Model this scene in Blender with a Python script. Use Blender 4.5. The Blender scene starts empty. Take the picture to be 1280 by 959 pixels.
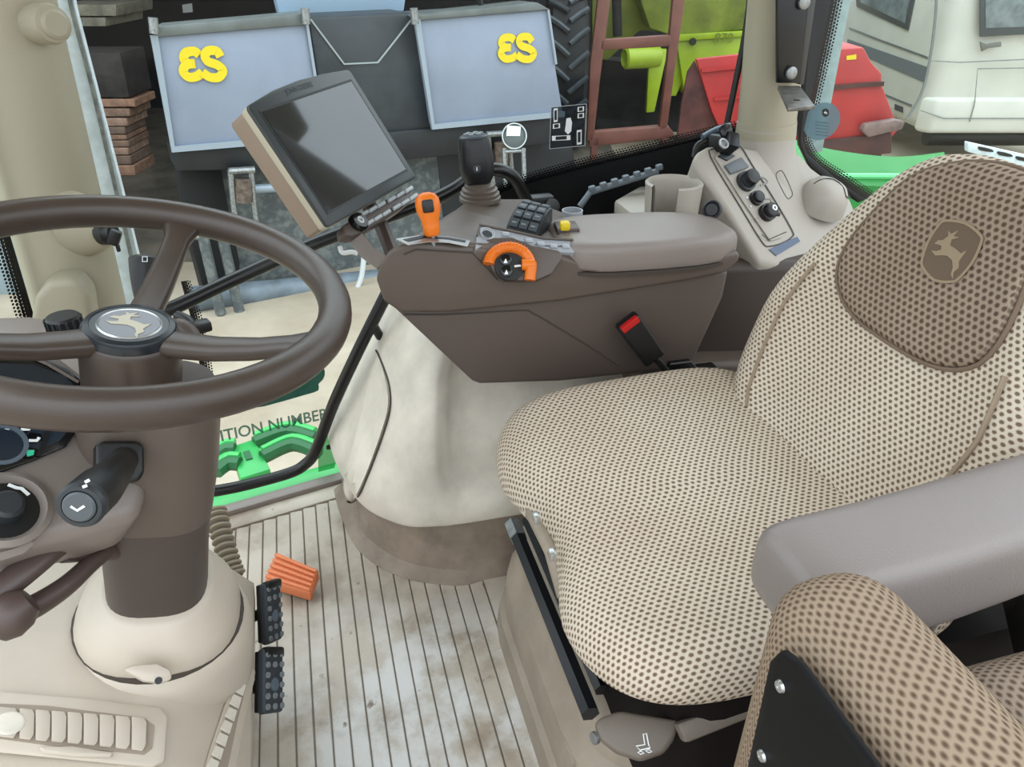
import bpy, bmesh, math, random
from mathutils import Vector as V, Matrix, Quaternion
random.seed(7)
sc = bpy.context.scene
COL = sc.collection
# ------------------------------------------------------------------ camera
F = 930.0; TH = math.radians(30.7); YAW = math.radians(15.4); HC = 1.1
cam = bpy.data.cameras.new('camera'); camo = bpy.data.objects.new('camera', cam); COL.objects.link(camo)
cam.sensor_width = 36.0; cam.lens = 36.0 * F / 1280.0; cam.clip_start = 0.02; cam.clip_end = 300
camo.location = (0, 0, HC); camo.rotation_euler = (math.pi / 2 - TH, 0, -YAW)
sc.camera = camo
# ------------------------------------------------------------------ daylight: even overcast sky
w = bpy.data.worlds.new('overcast_sky'); sc.world = w; w.use_nodes = True
bg = w.node_tree.nodes['Background']
bg.inputs[1].default_value = 1.0
# standard overcast sky: luminance (1 + 2 sin(elevation)) / 3
_nt = w.node_tree; _tc = _nt.nodes.new('ShaderNodeTexCoord'); _sp = _nt.nodes.new('ShaderNodeSeparateXYZ'); _mr = _nt.nodes.new('ShaderNodeMapRange')
_nt.links.new(_tc.outputs['Generated'], _sp.inputs[0]); _nt.links.new(_sp.outputs[2], _mr.inputs[0])
_mr.inputs[1].default_value = 0.0; _mr.inputs[2].default_value = 1.0; _mr.inputs[3].default_value = 0.42; _mr.inputs[4].default_value = 1.25
_mx = _nt.nodes.new('ShaderNodeMix'); _mx.data_type = 'RGBA'; _mx.blend_type = 'MULTIPLY'; _mx.inputs[0].default_value = 1.0; _mx.inputs[6].default_value = (0.86, 0.935, 1.0, 1)
_nt.links.new(_mr.outputs[0], _mx.inputs[7]); _nt.links.new(_mx.outputs[2], bg.inputs[0])
sc.view_settings.view_transform = 'Standard'; sc.view_settings.look = 'None'
sc.view_settings.gamma = 1.0; sc.view_settings.use_curve_mapping = False
sc.view_settings.exposure = 1.83

# ------------------------------------------------------------------ pixel -> direction helpers (1280 x 959 photograph)
def ray(px, py):
    u = (px - 640) / F; v = (479.5 - py) / F
    X, Y, Z = u, math.cos(TH) + v * math.sin(TH), -math.sin(TH) + v * math.cos(TH)
    c, s = math.cos(YAW), math.sin(YAW)
    return V((X * c + Y * s, -X * s + Y * c, Z))
CAMP = V((0, 0, HC))
def at(px, py, x=None, y=None, z=None, t=None):
    d = ray(px, py)
    if x is not None: t = x / d.x
    if y is not None: t = y / d.y
    if z is not None: t = (z - HC) / d.z
    return CAMP + d * t
def hit(px, py, O, n):
    d = ray(px, py); return CAMP + d * ((V(O) - CAMP).dot(n) / d.dot(n))
def hits(pts, O, n): return [hit(a, b, O, n) for a, b in pts]
def proj(p):
    c, s = math.cos(YAW), math.sin(YAW); p = V(p)
    X = p.x * c - p.y * s; Y = p.x * s + p.y * c; Z = p.z - HC
    d = Y * math.cos(TH) - Z * math.sin(TH); up = Y * math.sin(TH) + Z * math.cos(TH)
    return 640 + F * X / d, 479.5 - F * up / d
HD = V((math.sin(YAW), math.cos(YAW), 0)); RT = V((math.cos(YAW), -math.sin(YAW), 0)); UP = V((0, 0, 1))

# ------------------------------------------------------------------ materials
def lin(c):
    return tuple(((x / 255) / 12.92 if x / 255 <= 0.04045 else ((x / 255 + 0.055) / 1.055) ** 2.4) for x in c) + (1.0,)
MATS = {}
def mat(name, rgb, rough=0.5, metal=0.0, var=0.0, vscale=8.0, bump=0.0, bscale=200.0, rgb2=None, spec=0.5, coat=0.0, vlo=0.35, vhi=0.65):
    if name in MATS: return MATS[name]
    m = bpy.data.materials.new(name); m.use_nodes = True; nt = m.node_tree; b = nt.nodes['Principled BSDF']
    b.inputs['Base Color'].default_value = lin(rgb); b.inputs['Roughness'].default_value = rough
    b.inputs['Metallic'].default_value = metal; b.inputs['Specular IOR Level'].default_value = spec
    b.inputs['Coat Weight'].default_value = coat
    if var or rgb2 or bump:
        tc = nt.nodes.new('ShaderNodeTexCoord')
    if var or rgb2:
        nz = nt.nodes.new('ShaderNodeTexNoise'); nz.inputs['Scale'].default_value = vscale; nz.inputs['Detail'].default_value = 7
        nz.inputs['Roughness'].default_value = 0.6
        nt.links.new(tc.outputs['Object'], nz.inputs['Vector'])
        r = nt.nodes.new('ShaderNodeValToRGB'); r.color_ramp.elements[0].position = vlo; r.color_ramp.elements[1].position = vhi
        r.color_ramp.elements[0].color = lin(rgb)
        c2 = rgb2 if rgb2 else tuple(max(0, min(255, x * (1 - var))) for x in rgb)
        r.color_ramp.elements[1].color = lin(c2)
        nt.links.new(nz.outputs['Fac'], r.inputs['Fac']); nt.links.new(r.outputs['Color'], b.inputs['Base Color'])
    if bump:
        n2 = nt.nodes.new('ShaderNodeTexNoise'); n2.inputs['Scale'].default_value = bscale; n2.inputs['Detail'].default_value = 3
        nt.links.new(tc.outputs['Object'], n2.inputs['Vector'])
        bp = nt.nodes.new('ShaderNodeBump'); bp.inputs['Strength'].default_value = bump; bp.inputs['Distance'].default_value = 0.002
        nt.links.new(n2.outputs['Fac'], bp.inputs['Height']); nt.links.new(bp.outputs['Normal'], b.inputs['Normal'])
    MATS[name] = m; return m
def glassmat(name, tint=(235, 242, 240), refl=1.0, alpha_rgb=None, mixf=0.0):
    m = bpy.data.materials.new(name); m.use_nodes = True; nt = m.node_tree; nt.nodes.clear()
    out = nt.nodes.new('ShaderNodeOutputMaterial'); tr = nt.nodes.new('ShaderNodeBsdfTransparent'); tr.inputs[0].default_value = lin(tint)
    gl = nt.nodes.new('ShaderNodeBsdfGlossy'); gl.inputs['Roughness'].default_value = 0.02
    fr = nt.nodes.new('ShaderNodeFresnel'); fr.inputs[0].default_value = 1.35
    mu = nt.nodes.new('ShaderNodeMath'); mu.operation = 'MULTIPLY'; mu.inputs[1].default_value = refl
    mx = nt.nodes.new('ShaderNodeMixShader')
    nt.links.new(fr.outputs[0], mu.inputs[0]); nt.links.new(mu.outputs[0], mx.inputs[0])
    nt.links.new(tr.outputs[0], mx.inputs[1]); nt.links.new(gl.outputs[0], mx.inputs[2])
    last = mx
    if mixf:
        df = nt.nodes.new('ShaderNodeBsdfDiffuse'); df.inputs[0].default_value = lin(alpha_rgb)
        m2 = nt.nodes.new('ShaderNodeMixShader'); m2.inputs[0].default_value = mixf
        nt.links.new(mx.outputs[0], m2.inputs[1]); nt.links.new(df.outputs[0], m2.inputs[2]); last = m2
    nt.links.new(last.outputs[0], out.inputs[0]); MATS[name] = m; return m
def nodemath(nt, op, a, b=None, c=None):
    n = nt.nodes.new('ShaderNodeMath'); n.operation = op
    for i, s in enumerate((a, b, c)):
        if s is None: continue
        if isinstance(s, (int, float)): n.inputs[i].default_value = s
        else: nt.links.new(s, n.inputs[i])
    return n.outputs[0]
def fabric(name, base, dot, pu=0.0095, pv=0.0062, soft=0.5, r0=0.2):
    """woven cloth: staggered sunken brown dots in a cream mesh (UV in metres)"""
    m = bpy.data.materials.new(name); m.use_nodes = True; nt = m.node_tree; b = nt.nodes['Principled BSDF']
    b.inputs['Roughness'].default_value = 0.95; b.inputs['Specular IOR Level'].default_value = 0.1
    uv = nt.nodes.new('ShaderNodeUVMap'); sp = nt.nodes.new('ShaderNodeSeparateXYZ'); 
    wob = nt.nodes.new('ShaderNodeTexNoise'); wob.inputs['Scale'].default_value = 60
    add = nt.nodes.new('ShaderNodeVectorMath'); add.operation = 'MULTIPLY_ADD'
    nt.links.new(uv.outputs[0], wob.inputs['Vector'])
    nt.links.new(wob.outputs['Color'], add.inputs[0]); add.inputs[1].default_value = (0.002, 0.002, 0); nt.links.new(uv.outputs[0], add.inputs[2])
    nt.links.new(add.outputs[0], sp.inputs[0])
    vr = nodemath(nt, 'DIVIDE', sp.outputs[1], pv); row = nodemath(nt, 'FLOOR', vr)
    par = nodemath(nt, 'MULTIPLY', nodemath(nt, 'FLOORED_MODULO', row, 2.0), 0.5)
    ur = nodemath(nt, 'ADD', nodemath(nt, 'DIVIDE', sp.outputs[0], pu), par)
    fu = nodemath(nt, 'SUBTRACT', nodemath(nt, 'FRACT', ur), 0.5); fv = nodemath(nt, 'SUBTRACT', nodemath(nt, 'FRACT', vr), 0.5)
    d = nodemath(nt, 'SQRT', nodemath(nt, 'ADD', nodemath(nt, 'POWER', nodemath(nt, 'MULTIPLY', fu, 1.15), 2.0), nodemath(nt, 'POWER', fv, 2.0)))
    mr = nt.nodes.new('ShaderNodeMapRange'); mr.interpolation_type = 'SMOOTHSTEP'
    nt.links.new(d, mr.inputs[0]); mr.inputs[1].default_value = r0; mr.inputs[2].default_value = r0 + 0.38 * soft + 0.05; mr.inputs[3].default_value = 1; mr.inputs[4].default_value = 0
    mx = nt.nodes.new('ShaderNodeMix'); mx.data_type = 'RGBA'; mx.inputs[6].default_value = lin(base); mx.inputs[7].default_value = lin(dot)
    nt.links.new(mr.outputs[0], mx.inputs[0]); last = mx.outputs[2]
    big = nt.nodes.new('ShaderNodeTexNoise'); big.inputs['Scale'].default_value = 5; big.inputs['Detail'].default_value = 4; nt.links.new(uv.outputs[0], big.inputs['Vector'])
    rp = nt.nodes.new('ShaderNodeValToRGB'); rp.color_ramp.elements[0].position = .35; rp.color_ramp.elements[1].position = .7
    rp.color_ramp.elements[0].color = (1, 1, 1, 1); rp.color_ramp.elements[1].color = (0.86, 0.82, 0.78, 1)
    nt.links.new(big.outputs['Fac'], rp.inputs[0])
    m2 = nt.nodes.new('ShaderNodeMix'); m2.data_type = 'RGBA'; m2.blend_type = 'MULTIPLY'; m2.inputs[0].default_value = 1
    nt.links.new(last, m2.inputs[6]); nt.links.new(rp.outputs[0], m2.inputs[7]); nt.links.new(m2.outputs[2], b.inputs['Base Color'])
    bp = nt.nodes.new('ShaderNodeBump'); bp.inputs['Strength'].default_value = 0.5; bp.inputs['Distance'].default_value = 0.002; bp.invert = True
    nt.links.new(mr.outputs[0], bp.inputs['Height']); nt.links.new(bp.outputs[0], b.inputs['Normal'])
    MATS[name] = m; return m
def ceramic(name, rows=5, pitch=0.0062):
    """black printed glass border that breaks up into dots towards v = 1 (UV in metres, x along, y 0..1)"""
    m = bpy.data.materials.new(name); m.use_nodes = True; nt = m.node_tree; b = nt.nodes['Principled BSDF']
    b.inputs['Base Color'].default_value = lin((9, 9, 11)); b.inputs['Roughness'].default_value = 0.25
    out = nt.nodes['Material Output']; uv = nt.nodes.new('ShaderNodeUVMap'); sp = nt.nodes.new('ShaderNodeSeparateXYZ'); nt.links.new(uv.outputs[0], sp.inputs[0])
    vr = nodemath(nt, 'MULTIPLY', sp.outputs[1], float(rows)); row = nodemath(nt, 'FLOOR', vr)
    ur = nodemath(nt, 'ADD', nodemath(nt, 'DIVIDE', sp.outputs[0], pitch), nodemath(nt, 'MULTIPLY', nodemath(nt, 'FLOORED_MODULO', row, 2.0), 0.5))
    fu = nodemath(nt, 'SUBTRACT', nodemath(nt, 'FRACT', ur), 0.5); fv = nodemath(nt, 'SUBTRACT', nodemath(nt, 'FRACT', vr), 0.5)
    d = nodemath(nt, 'SQRT', nodemath(nt, 'ADD', nodemath(nt, 'POWER', fu, 2.0), nodemath(nt, 'POWER', fv, 2.0)))
    rad = nodemath(nt, 'SUBTRACT', 0.78, nodemath(nt, 'MULTIPLY', nodemath(nt, 'DIVIDE', row, float(rows)), 0.55))
    op = nodemath(nt, 'LESS_THAN', d, rad)
    tr = nt.nodes.new('ShaderNodeBsdfTransparent'); mx = nt.nodes.new('ShaderNodeMixShader')
    nt.links.new(op, mx.inputs[0]); nt.links.new(tr.outputs[0], mx.inputs[1]); nt.links.new(b.outputs[0], mx.inputs[2]); nt.links.new(mx.outputs[0], out.inputs[0])
    MATS[name] = m; return m

TAUPE = mat('taupe_plastic', (90, 79, 71), 0.42, bump=0.15, bscale=900)
TAUPED = mat('dark_taupe_plastic', (84, 73, 67), 0.42, bump=0.15, bscale=900)
TAUPEL = mat('light_taupe_plastic', (128, 118, 111), 0.42, bump=0.12, bscale=900)
WHEELM = mat('brown_wheel_leather', (68, 57, 50), 0.34, bump=0.1, bscale=700, var=.1, vscale=12)
BEIGE = mat('beige_plastic', (196, 184, 168), 0.42, bump=0.1, bscale=800, var=.06, vscale=5)
BEIGE2 = mat('beige_plastic_worn', (226, 217, 202), 0.42, bump=0.12, bscale=700, var=.12, vscale=9)
PILLAR = mat('pillar_plastic', (160, 153, 133), 0.45, bump=0.1, bscale=700)
PANELG = mat('warm_grey_plastic', (164, 157, 147), 0.45, bump=0.1, bscale=800)
BLACK = mat('black_plastic', (13, 14, 16), 0.42, bump=0.08, bscale=900)
BLACKM = mat('black_painted_steel', (10, 11, 13), 0.3)
RUBBER = mat('black_rubber', (46, 52, 58), 0.6, bump=.2, bscale=300)
DKGREY = mat('dark_grey_plastic', (40, 44, 48), 0.45)
SILVER = mat('satin_silver', (190, 192, 192), 0.3, 0.8)
STEEL = mat('zinc_steel', (165, 168, 168), 0.4, 0.7, var=.25, vscale=60)
ORANGE = mat('orange_plastic', (222, 112, 14), 0.4)
RED = mat('red_plastic', (180, 20, 20), 0.35)
YELLOWP = mat('yellow_plastic', (214, 186, 24), 0.45)
WHITE = mat('white_print', (232, 234, 232), 0.5)
def floor_material():
    """rubber mat: warm grey, brown scuffs, and a pale dusty worn patch where the feet rest (world coordinates, so it runs across the ribs)"""
    m = bpy.data.materials.new('floor_mat_rubber'); m.use_nodes = True; nt = m.node_tree; b = nt.nodes['Principled BSDF']
    geo = nt.nodes.new('ShaderNodeNewGeometry')
    def noise(scale, detail=6):
        n = nt.nodes.new('ShaderNodeTexNoise'); n.inputs['Scale'].default_value = scale; n.inputs['Detail'].default_value = detail; n.inputs['Roughness'].default_value = .62
        nt.links.new(geo.outputs['Position'], n.inputs['Vector']); return n.outputs['Fac']
    def ramp(f, p0, p1):
        r = nt.nodes.new('ShaderNodeMapRange'); r.interpolation_type = 'SMOOTHSTEP'; nt.links.new(f, r.inputs[0]); r.inputs[1].default_value = p0; r.inputs[2].default_value = p1; return r.outputs[0]
    def mixc(f, a, c):
        x = nt.nodes.new('ShaderNodeMix'); x.data_type = 'RGBA'; nt.links.new(f, x.inputs[0])
        if isinstance(a, tuple): x.inputs[6].default_value = lin(a)
        else: nt.links.new(a, x.inputs[6])
        x.inputs[7].default_value = lin(c); return x.outputs[2]
    base = mixc(ramp(noise(6), .42, .66), (186, 175, 160), (150, 135, 118))
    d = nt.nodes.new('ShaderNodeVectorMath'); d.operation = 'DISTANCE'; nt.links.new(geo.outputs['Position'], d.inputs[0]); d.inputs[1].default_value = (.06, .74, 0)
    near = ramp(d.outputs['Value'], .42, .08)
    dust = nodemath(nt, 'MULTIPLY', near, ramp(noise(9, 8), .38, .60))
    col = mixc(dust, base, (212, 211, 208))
    col = mixc(ramp(noise(38, 4), .66, .74), col, (128, 114, 100))
    nt.links.new(col, b.inputs['Base Color']); b.inputs['Roughness'].default_value = .38
    bp = nt.nodes.new('ShaderNodeBump'); bp.inputs['Strength'].default_value = .3; bp.inputs['Distance'].default_value = .002
    nt.links.new(noise(240, 3), bp.inputs['Height']); nt.links.new(bp.outputs[0], b.inputs['Normal'])
    MATS['floor_mat_rubber'] = m; return m
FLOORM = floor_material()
FLOORD = mat('floor_groove', (140, 129, 115), 0.7)
SKIRT = mat('brown_mat_skirt', (150, 134, 118), 0.6, bump=.25, bscale=200, var=.2, vscale=14)
COLM = mat('column_plastic', (70, 60, 55), .4, bump=.15, bscale=900)
FAB = fabric('seat_cloth', (211, 199, 182), (118, 100, 86))
FAB2 = fabric('seat_cloth_dark', (158, 142, 126), (92, 76, 65), pu=.0098, pv=.0075, soft=.6)
FAB3 = fabric('side_seat_cloth', (152, 134, 115), (92, 75, 61), pu=.0078, pv=.0052, soft=1.0, r0=.08)
FAB4 = fabric('rear_seat_cloth', (150, 136, 122), (92, 77, 66), pu=.0085, pv=.0058, soft=1.0, r0=.08)
GLASS = glassmat('window_glass', (238, 244, 242), 0.55)
CERAMIC = ceramic('black_glass_border')

# ------------------------------------------------------------------ mesh helpers
def thing(name, label, cat, loc=(0, 0, 0), group=None):
    o = bpy.data.objects.new(name, None); COL.objects.link(o); o.location = loc; o.empty_display_size = 0.02
    o['label'] = label; o['category'] = cat
    if group: o['group'] = group
    return o
def tag(o, label, cat, group=None):
    o['label'] = label; o['category'] = cat
    if group: o['group'] = group
    return o
def struct(o, label=None, cat=None):
    o['kind'] = 'structure'
    if label: o['label'] = label
    if cat: o['category'] = cat
    return o
def wloc(o):
    p = V((0, 0, 0))
    while o: p = p + o.location; o = o.parent
    return p
def finish(bm, name, m, parent=None, smooth=True, ang=35, uvf=None, subsurf=0):
    """bmesh in world coordinates -> one object; its origin sits at the mesh's own base"""
    bmesh.ops.recalc_face_normals(bm, faces=bm.faces[:])
    if uvf:
        ul = bm.loops.layers.uv.new('UVMap'); bm.normal_update()
        for f in bm.faces:
            for l in f.loops: l[ul].uv = uvf(l.vert.co, l.vert.normal, f.normal)
    lo = V([min(v.co[i] for v in bm.verts) for i in range(3)]); hi = V([max(v.co[i] for v in bm.verts) for i in range(3)])
    org = V(((lo.x + hi.x) / 2, (lo.y + hi.y) / 2, lo.z))
    for v in bm.verts: v.co -= org
    me = bpy.data.meshes.new(name); bm.to_mesh(me); bm.free()
    if smooth:
        me.polygons.foreach_set('use_smooth', [True] * len(me.polygons))
        if ang: me.set_sharp_from_angle(angle=math.radians(ang))
    me.materials.append(m)
    o = bpy.data.objects.new(name, me); COL.objects.link(o)
    if parent: o.parent = parent; o.location = org - wloc(parent)
    else: o.location = org
    if subsurf:
        md = o.modifiers.new('s', 'SUBSURF'); md.levels = subsurf; md.render_levels = subsurf
    return o
def boxuv(co, vn, fn):
    a = [abs(c) for c in fn]
    if a[2] >= max(a[0], a[1]): return (co.x, co.y)
    if a[0] >= a[1]: return (co.y, co.z)
    return (co.x, co.z)
def bevel_sharp(bm, wdt, seg=2, ang=25):
    if wdt <= 0: return
    es = [e for e in bm.edges if len(e.link_faces) == 2 and e.calc_face_angle(0) > math.radians(ang)]
    bmesh.ops.bevel(bm, geom=es, offset=wdt, segments=seg, profile=0.5, affect='EDGES', clamp_overlap=True)
def prism_bm(pts, vec, bm=None):
    bm = bm or bmesh.new(); vec = V(vec)
    a = [bm.verts.new(V(p)) for p in pts]; b = [bm.verts.new(V(p) + vec) for p in pts]; n = len(pts)
    bm.faces.new(a); bm.faces.new(b[::-1])
    for i in range(n): bm.faces.new((a[i], b[i], b[(i + 1) % n], a[(i + 1) % n]))
    return bm
def prism(name, pts, vec, m, parent=None, bev=0.0, seg=2, uvf=None, ang=35):
    bm = prism_bm(pts, vec); bmesh.ops.recalc_face_normals(bm, faces=bm.faces[:]); bevel_sharp(bm, bev, seg)
    return finish(bm, name, m, parent, uvf=uvf, ang=ang)
def box_bm(c, s, R=None, bm=None):
    bm = bm or bmesh.new(); c = V(c)
    r = bmesh.ops.create_cube(bm, size=1.0)
    for v in r['verts']:
        p = V((v.co.x * s[0], v.co.y * s[1], v.co.z * s[2])); v.co = c + (R @ p if R else p)
    return bm
def box(name, c, s, m, parent=None, R=None, bev=0.003, seg=2, uvf=None):
    bm = box_bm(c, s, R); bevel_sharp(bm, min(bev, min(s) * .49), seg); return finish(bm, name, m, parent, uvf=uvf)
def frame(zdir, xhint=(1, 0, 0)):
    z = V(zdir).normalized(); x = V(xhint)
    if abs(z.dot(x.normalized())) > .99: x = V((0, 1, 0))
    x = (x - z * x.dot(z)).normalized(); y = z.cross(x)
    return Matrix((x, y, z)).transposed()
def smooth_path(pts, n=6, closed=False):
    pts = [V(p) for p in pts]; out = []; N = len(pts)
    for i in range(N if closed else N - 1):
        g = (lambda k: pts[k % N]) if closed else (lambda k: pts[max(0, min(N - 1, k))])
        p0, p1, p2, p3 = g(i - 1), g(i), g(i + 1), g(i + 2)
        for k in range(n):
            t = k / n
            out.append(0.5 * ((2 * p1) + (p2 - p0) * t + (2 * p0 - 5 * p1 + 4 * p2 - p3) * t * t + (3 * p1 - p0 - 3 * p2 + p3) * t ** 3))
    if not closed: out.append(pts[-1])
    return out
def tube_bm(path, rad, seg=12, closed=False, bm=None, cap=True, sy=1.0, up=None):
    bm = bm or bmesh.new(); path = [V(p) for p in path]; n = len(path); rings = []
    nrm = None
    for i, p in enumerate(path):
        if closed: tg = (path[(i + 1) % n] - path[i - 1]).normalized()
        else: tg = (path[min(i + 1, n - 1)] - path[max(i - 1, 0)]).normalized()
        if up is not None: nrm = V(up) - tg * V(up).dot(tg); nrm.normalize()
        elif nrm is None:
            nrm = tg.orthogonal().normalized()
        else:
            nrm = (nrm - tg * nrm.dot(tg)).normalized()
        bn = tg.cross(nrm); r = rad(i / max(1, n - 1)) if callable(rad) else rad
        rings.append([bm.verts.new(p + nrm * (math.cos(2 * math.pi * k / seg) * r * sy) + bn * (math.sin(2 * math.pi * k / seg) * r)) for k in range(seg)])
    for i in range(n if closed else n - 1):
        a, b = rings[i], rings[(i + 1) % n]
        for k in range(seg): bm.faces.new((a[k], a[(k + 1) % seg], b[(k + 1) % seg], b[k]))
    if cap and not closed: bm.faces.new(rings[0][::-1]); bm.faces.new(rings[-1])
    return bm
def tube(name, path, rad, m, parent=None, seg=12, closed=False, sy=1.0, up=None, ang=40):
    return finish(tube_bm(path, rad, seg, closed, sy=sy, up=up), name, m, parent, ang=ang)
def lathe_bm(prof, O, axis, seg=28, bm=None, xhint=(1, 0, 0), ex=1.0, ey=1.0, power=2.0):
    bm = bm or bmesh.new(); R = frame(axis, xhint); O = V(O); rings = []
    for r, h in prof:
        if r <= 1e-6: rings.append([bm.verts.new(O + R @ V((0, 0, h)))])
        else:
            ring = []
            for k in range(seg):
                c, s = math.cos(2 * math.pi * k / seg), math.sin(2 * math.pi * k / seg)
                c = math.copysign(abs(c) ** (2 / power), c); s = math.copysign(abs(s) ** (2 / power), s)
                ring.append(bm.verts.new(O + R @ V((r * ex * c, r * ey * s, h))))
            rings.append(ring)
    for a, b in zip(rings, rings[1:]):
        if len(a) == 1 and len(b) == 1: continue
        for k in range(seg):
            k2 = (k + 1) % seg
            if len(a) == 1: bm.faces.new((a[0], b[k2], b[k]))
            elif len(b) == 1: bm.faces.new((a[k], a[k2], b[0]))
            else: bm.faces.new((a[k], a[k2], b[k2], b[k]))
    for rg, rev in ((rings[0], True), (rings[-1], False)):
        if len(rg) > 1: bm.faces.new(rg[::-1] if rev else rg)
    return bm
def lathe(name, prof, O, axis, m, parent=None, seg=28, ang=35, **k):
    return finish(lathe_bm(prof, O, axis, seg, **k), name, m, parent, ang=ang)
def loft_bm(secs, cap=True, bm=None, closed=True):
    bm = bm or bmesh.new(); R = [[bm.verts.new(V(p)) for p in s] for s in secs]; n = len(R[0])
    for a, b in zip(R, R[1:]):
        for k in range(n if closed else n - 1): bm.faces.new((a[k], a[(k + 1) % n], b[(k + 1) % n], b[k]))
    if cap and closed: bm.faces.new(R[0][::-1]); bm.faces.new(R[-1])
    return bm
def loft(name, secs, m, parent=None, cap=True, closed=True, uvf=None, ang=35, subsurf=0):
    return finish(loft_bm(secs, cap, closed=closed), name, m, parent, uvf=uvf, ang=ang, subsurf=subsurf)
def ribbon_bm(pts, wd, nrm, h, bm=None, closed=False):
    """flat stroke of width wd along a path lying on a surface with normal nrm, h thick"""
    bm = bm or bmesh.new(); pts = [V(p) for p in pts]; n = len(pts); L = []; nrm = V(nrm)
    for i, p in enumerate(pts):
        tg = (pts[(i + 1) % n] - pts[i - 1]) if closed else (pts[min(i + 1, n - 1)] - pts[max(i - 1, 0)])
        s = tg.cross(nrm).normalized() * (wd / 2)
        L.append([bm.verts.new(p - s), bm.verts.new(p + s), bm.verts.new(p + s + nrm * h), bm.verts.new(p - s + nrm * h)])
    for i in range(n if closed else n - 1):
        a, b = L[i], L[(i + 1) % n]
        for k in range(4): bm.faces.new((a[k], a[(k + 1) % 4], b[(k + 1) % 4], b[k]))
    if not closed: bm.faces.new(L[0][::-1]); bm.faces.new(L[-1])
    return bm
def ribbon(name, pts, wd, nrm, h, m, parent=None, closed=False):
    return finish(ribbon_bm(pts, wd, nrm, h, closed=closed), name, m, parent, ang=40)
def text_obj(name, body, O, xdir, ydir, size, m, parent=None, ext=0.0004, mirror=False, width=None, bold=0.0):
    cu = bpy.data.curves.new(name + '_font', 'FONT'); cu.body = body; cu.size = size; cu.align_x = 'CENTER'; cu.align_y = 'CENTER'; cu.offset = bold
    to = bpy.data.objects.new('tmp', cu); COL.objects.link(to); dg = bpy.context.evaluated_depsgraph_get()
    me = bpy.data.meshes.new_from_object(to.evaluated_get(dg)); bpy.data.objects.remove(to); bpy.data.curves.remove(cu)
    bm = bmesh.new(); bm.from_mesh(me); bpy.data.meshes.remove(me)
    x = V(xdir).normalized(); y = V(ydir).normalized(); n = x.cross(y); O = V(O)
    sx = 1.0
    if width: 
        ww = max(v.co.x for v in bm.verts) - min(v.co.x for v in bm.verts); sx = width / ww
    for v in bm.verts: v.co = O + x * (v.co.x * sx * (-1 if mirror else 1)) + y * v.co.y + n * ext
    return finish(bm, name, m, parent, smooth=False)
def superring(c, rx, ry, n=28, power=3.0, X=V((1, 0, 0)), Y=V((0, 1, 0)), ang0=0):
    out = []
    for k in range(n):
        a = 2 * math.pi * k / n + ang0; cc, ss = math.cos(a), math.sin(a)
        out.append(V(c) + X * (rx * math.copysign(abs(cc) ** (2 / power), cc)) + Y * (ry * math.copysign(abs(ss) ** (2 / power), ss)))
    return out
def copy_tree(o, parent=None):
    c = o.copy(); COL.objects.link(c); c.parent = parent
    for ch in list(o.children): copy_tree(ch, c)
    return c
DEER = [(-.46, .02), (-.40, .12), (-.30, .15), (-.22, .28), (-.30, .38), (-.18, .34), (-.06, .46), (-.10, .32), (.06, .34), (-.10, .24), (-.06, .12),
        (.12, .10), (.28, .06), (.38, .16), (.36, .02), (.34, -.10), (.42, -.22), (.36, -.34), (.42, -.48), (.32, -.40), (.28, -.26), (.18, -.14), (.0, -.10),
        (-.14, -.14), (-.28, -.20), (-.44, -.14), (-.30, -.10), (-.22, -.04), (-.26, .04)]
def deer_pts(O, X, Y, s): return [V(O) + V(X) * (a * s) + V(Y) * (b * s) for a, b in DEER]

# ================================================================== THE CAB SHELL
def bridge(pa, pb, name, m, parent=None, th=0.0, uv=False):
    """sheet between two polylines (same count); uv: x = metres along, y = 0..1 across"""
    bm = bmesh.new(); ul = bm.loops.layers.uv.new('UVMap')
    a = [bm.verts.new(V(p)) for p in pa]; b = [bm.verts.new(V(p)) for p in pb]
    s = [0.0]
    for i in range(1, len(pa)): s.append(s[-1] + (V(pa[i]) - V(pa[i - 1])).length)
    for i in range(len(pa) - 1):
        f = bm.faces.new((a[i], a[i + 1], b[i + 1], b[i]))
        for l, uvv in zip(f.loops, ((s[i], 0), (s[i + 1], 0), (s[i + 1], 1), (s[i], 1))): l[ul].uv = uvv
    if th:
        r = bmesh.ops.solidify(bm, geom=bm.faces[:], thickness=th)
    bm.normal_update()
    me_uv = None
    lo = V([min(v.co[i] for v in bm.verts) for i in range(3)])
    for v in bm.verts: v.co -= lo
    me = bpy.data.meshes.new(name); bm.to_mesh(me); bm.free(); me.materials.append(m)
    me.polygons.foreach_set('use_smooth', [True] * len(me.polygons)); me.set_sharp_from_angle(angle=math.radians(40))
    o = bpy.data.objects.new(name, me); COL.objects.link(o)
    if parent: o.parent = parent; o.location = lo - wloc(parent)
    else: o.location = lo
    return o

# floor slab with one raised rib per mat strip
fl = struct(prism('floor', [(-.75, -.2, -.03), (1.3, -.2, -.03), (1.3, 1.44, -.03), (-.02, 1.47, -.03), (-.75, 1.32, -.03)], (0, 0, .03), FLOORD),
            'ribbed grey beige rubber mat floor of the tractor cab', 'floor')
rib_me = None
RP = 0.0283
xs = [-.42 + RP * i for i in range(23)]
def sill_y(x): return 1.4805 + 0.209 * x
for i, x in enumerate(xs):
    y1 = min(1.385, sill_y(x) - .085)
    pts = [(x, .0, 0), (x + RP - .0024, .0, 0), (x + RP - .0024, y1, 0), (x, y1, 0)]
    r = prism('mat_rib', pts, (0, 0, .005), FLOORM, fl, bev=.0012, seg=1)
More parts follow.
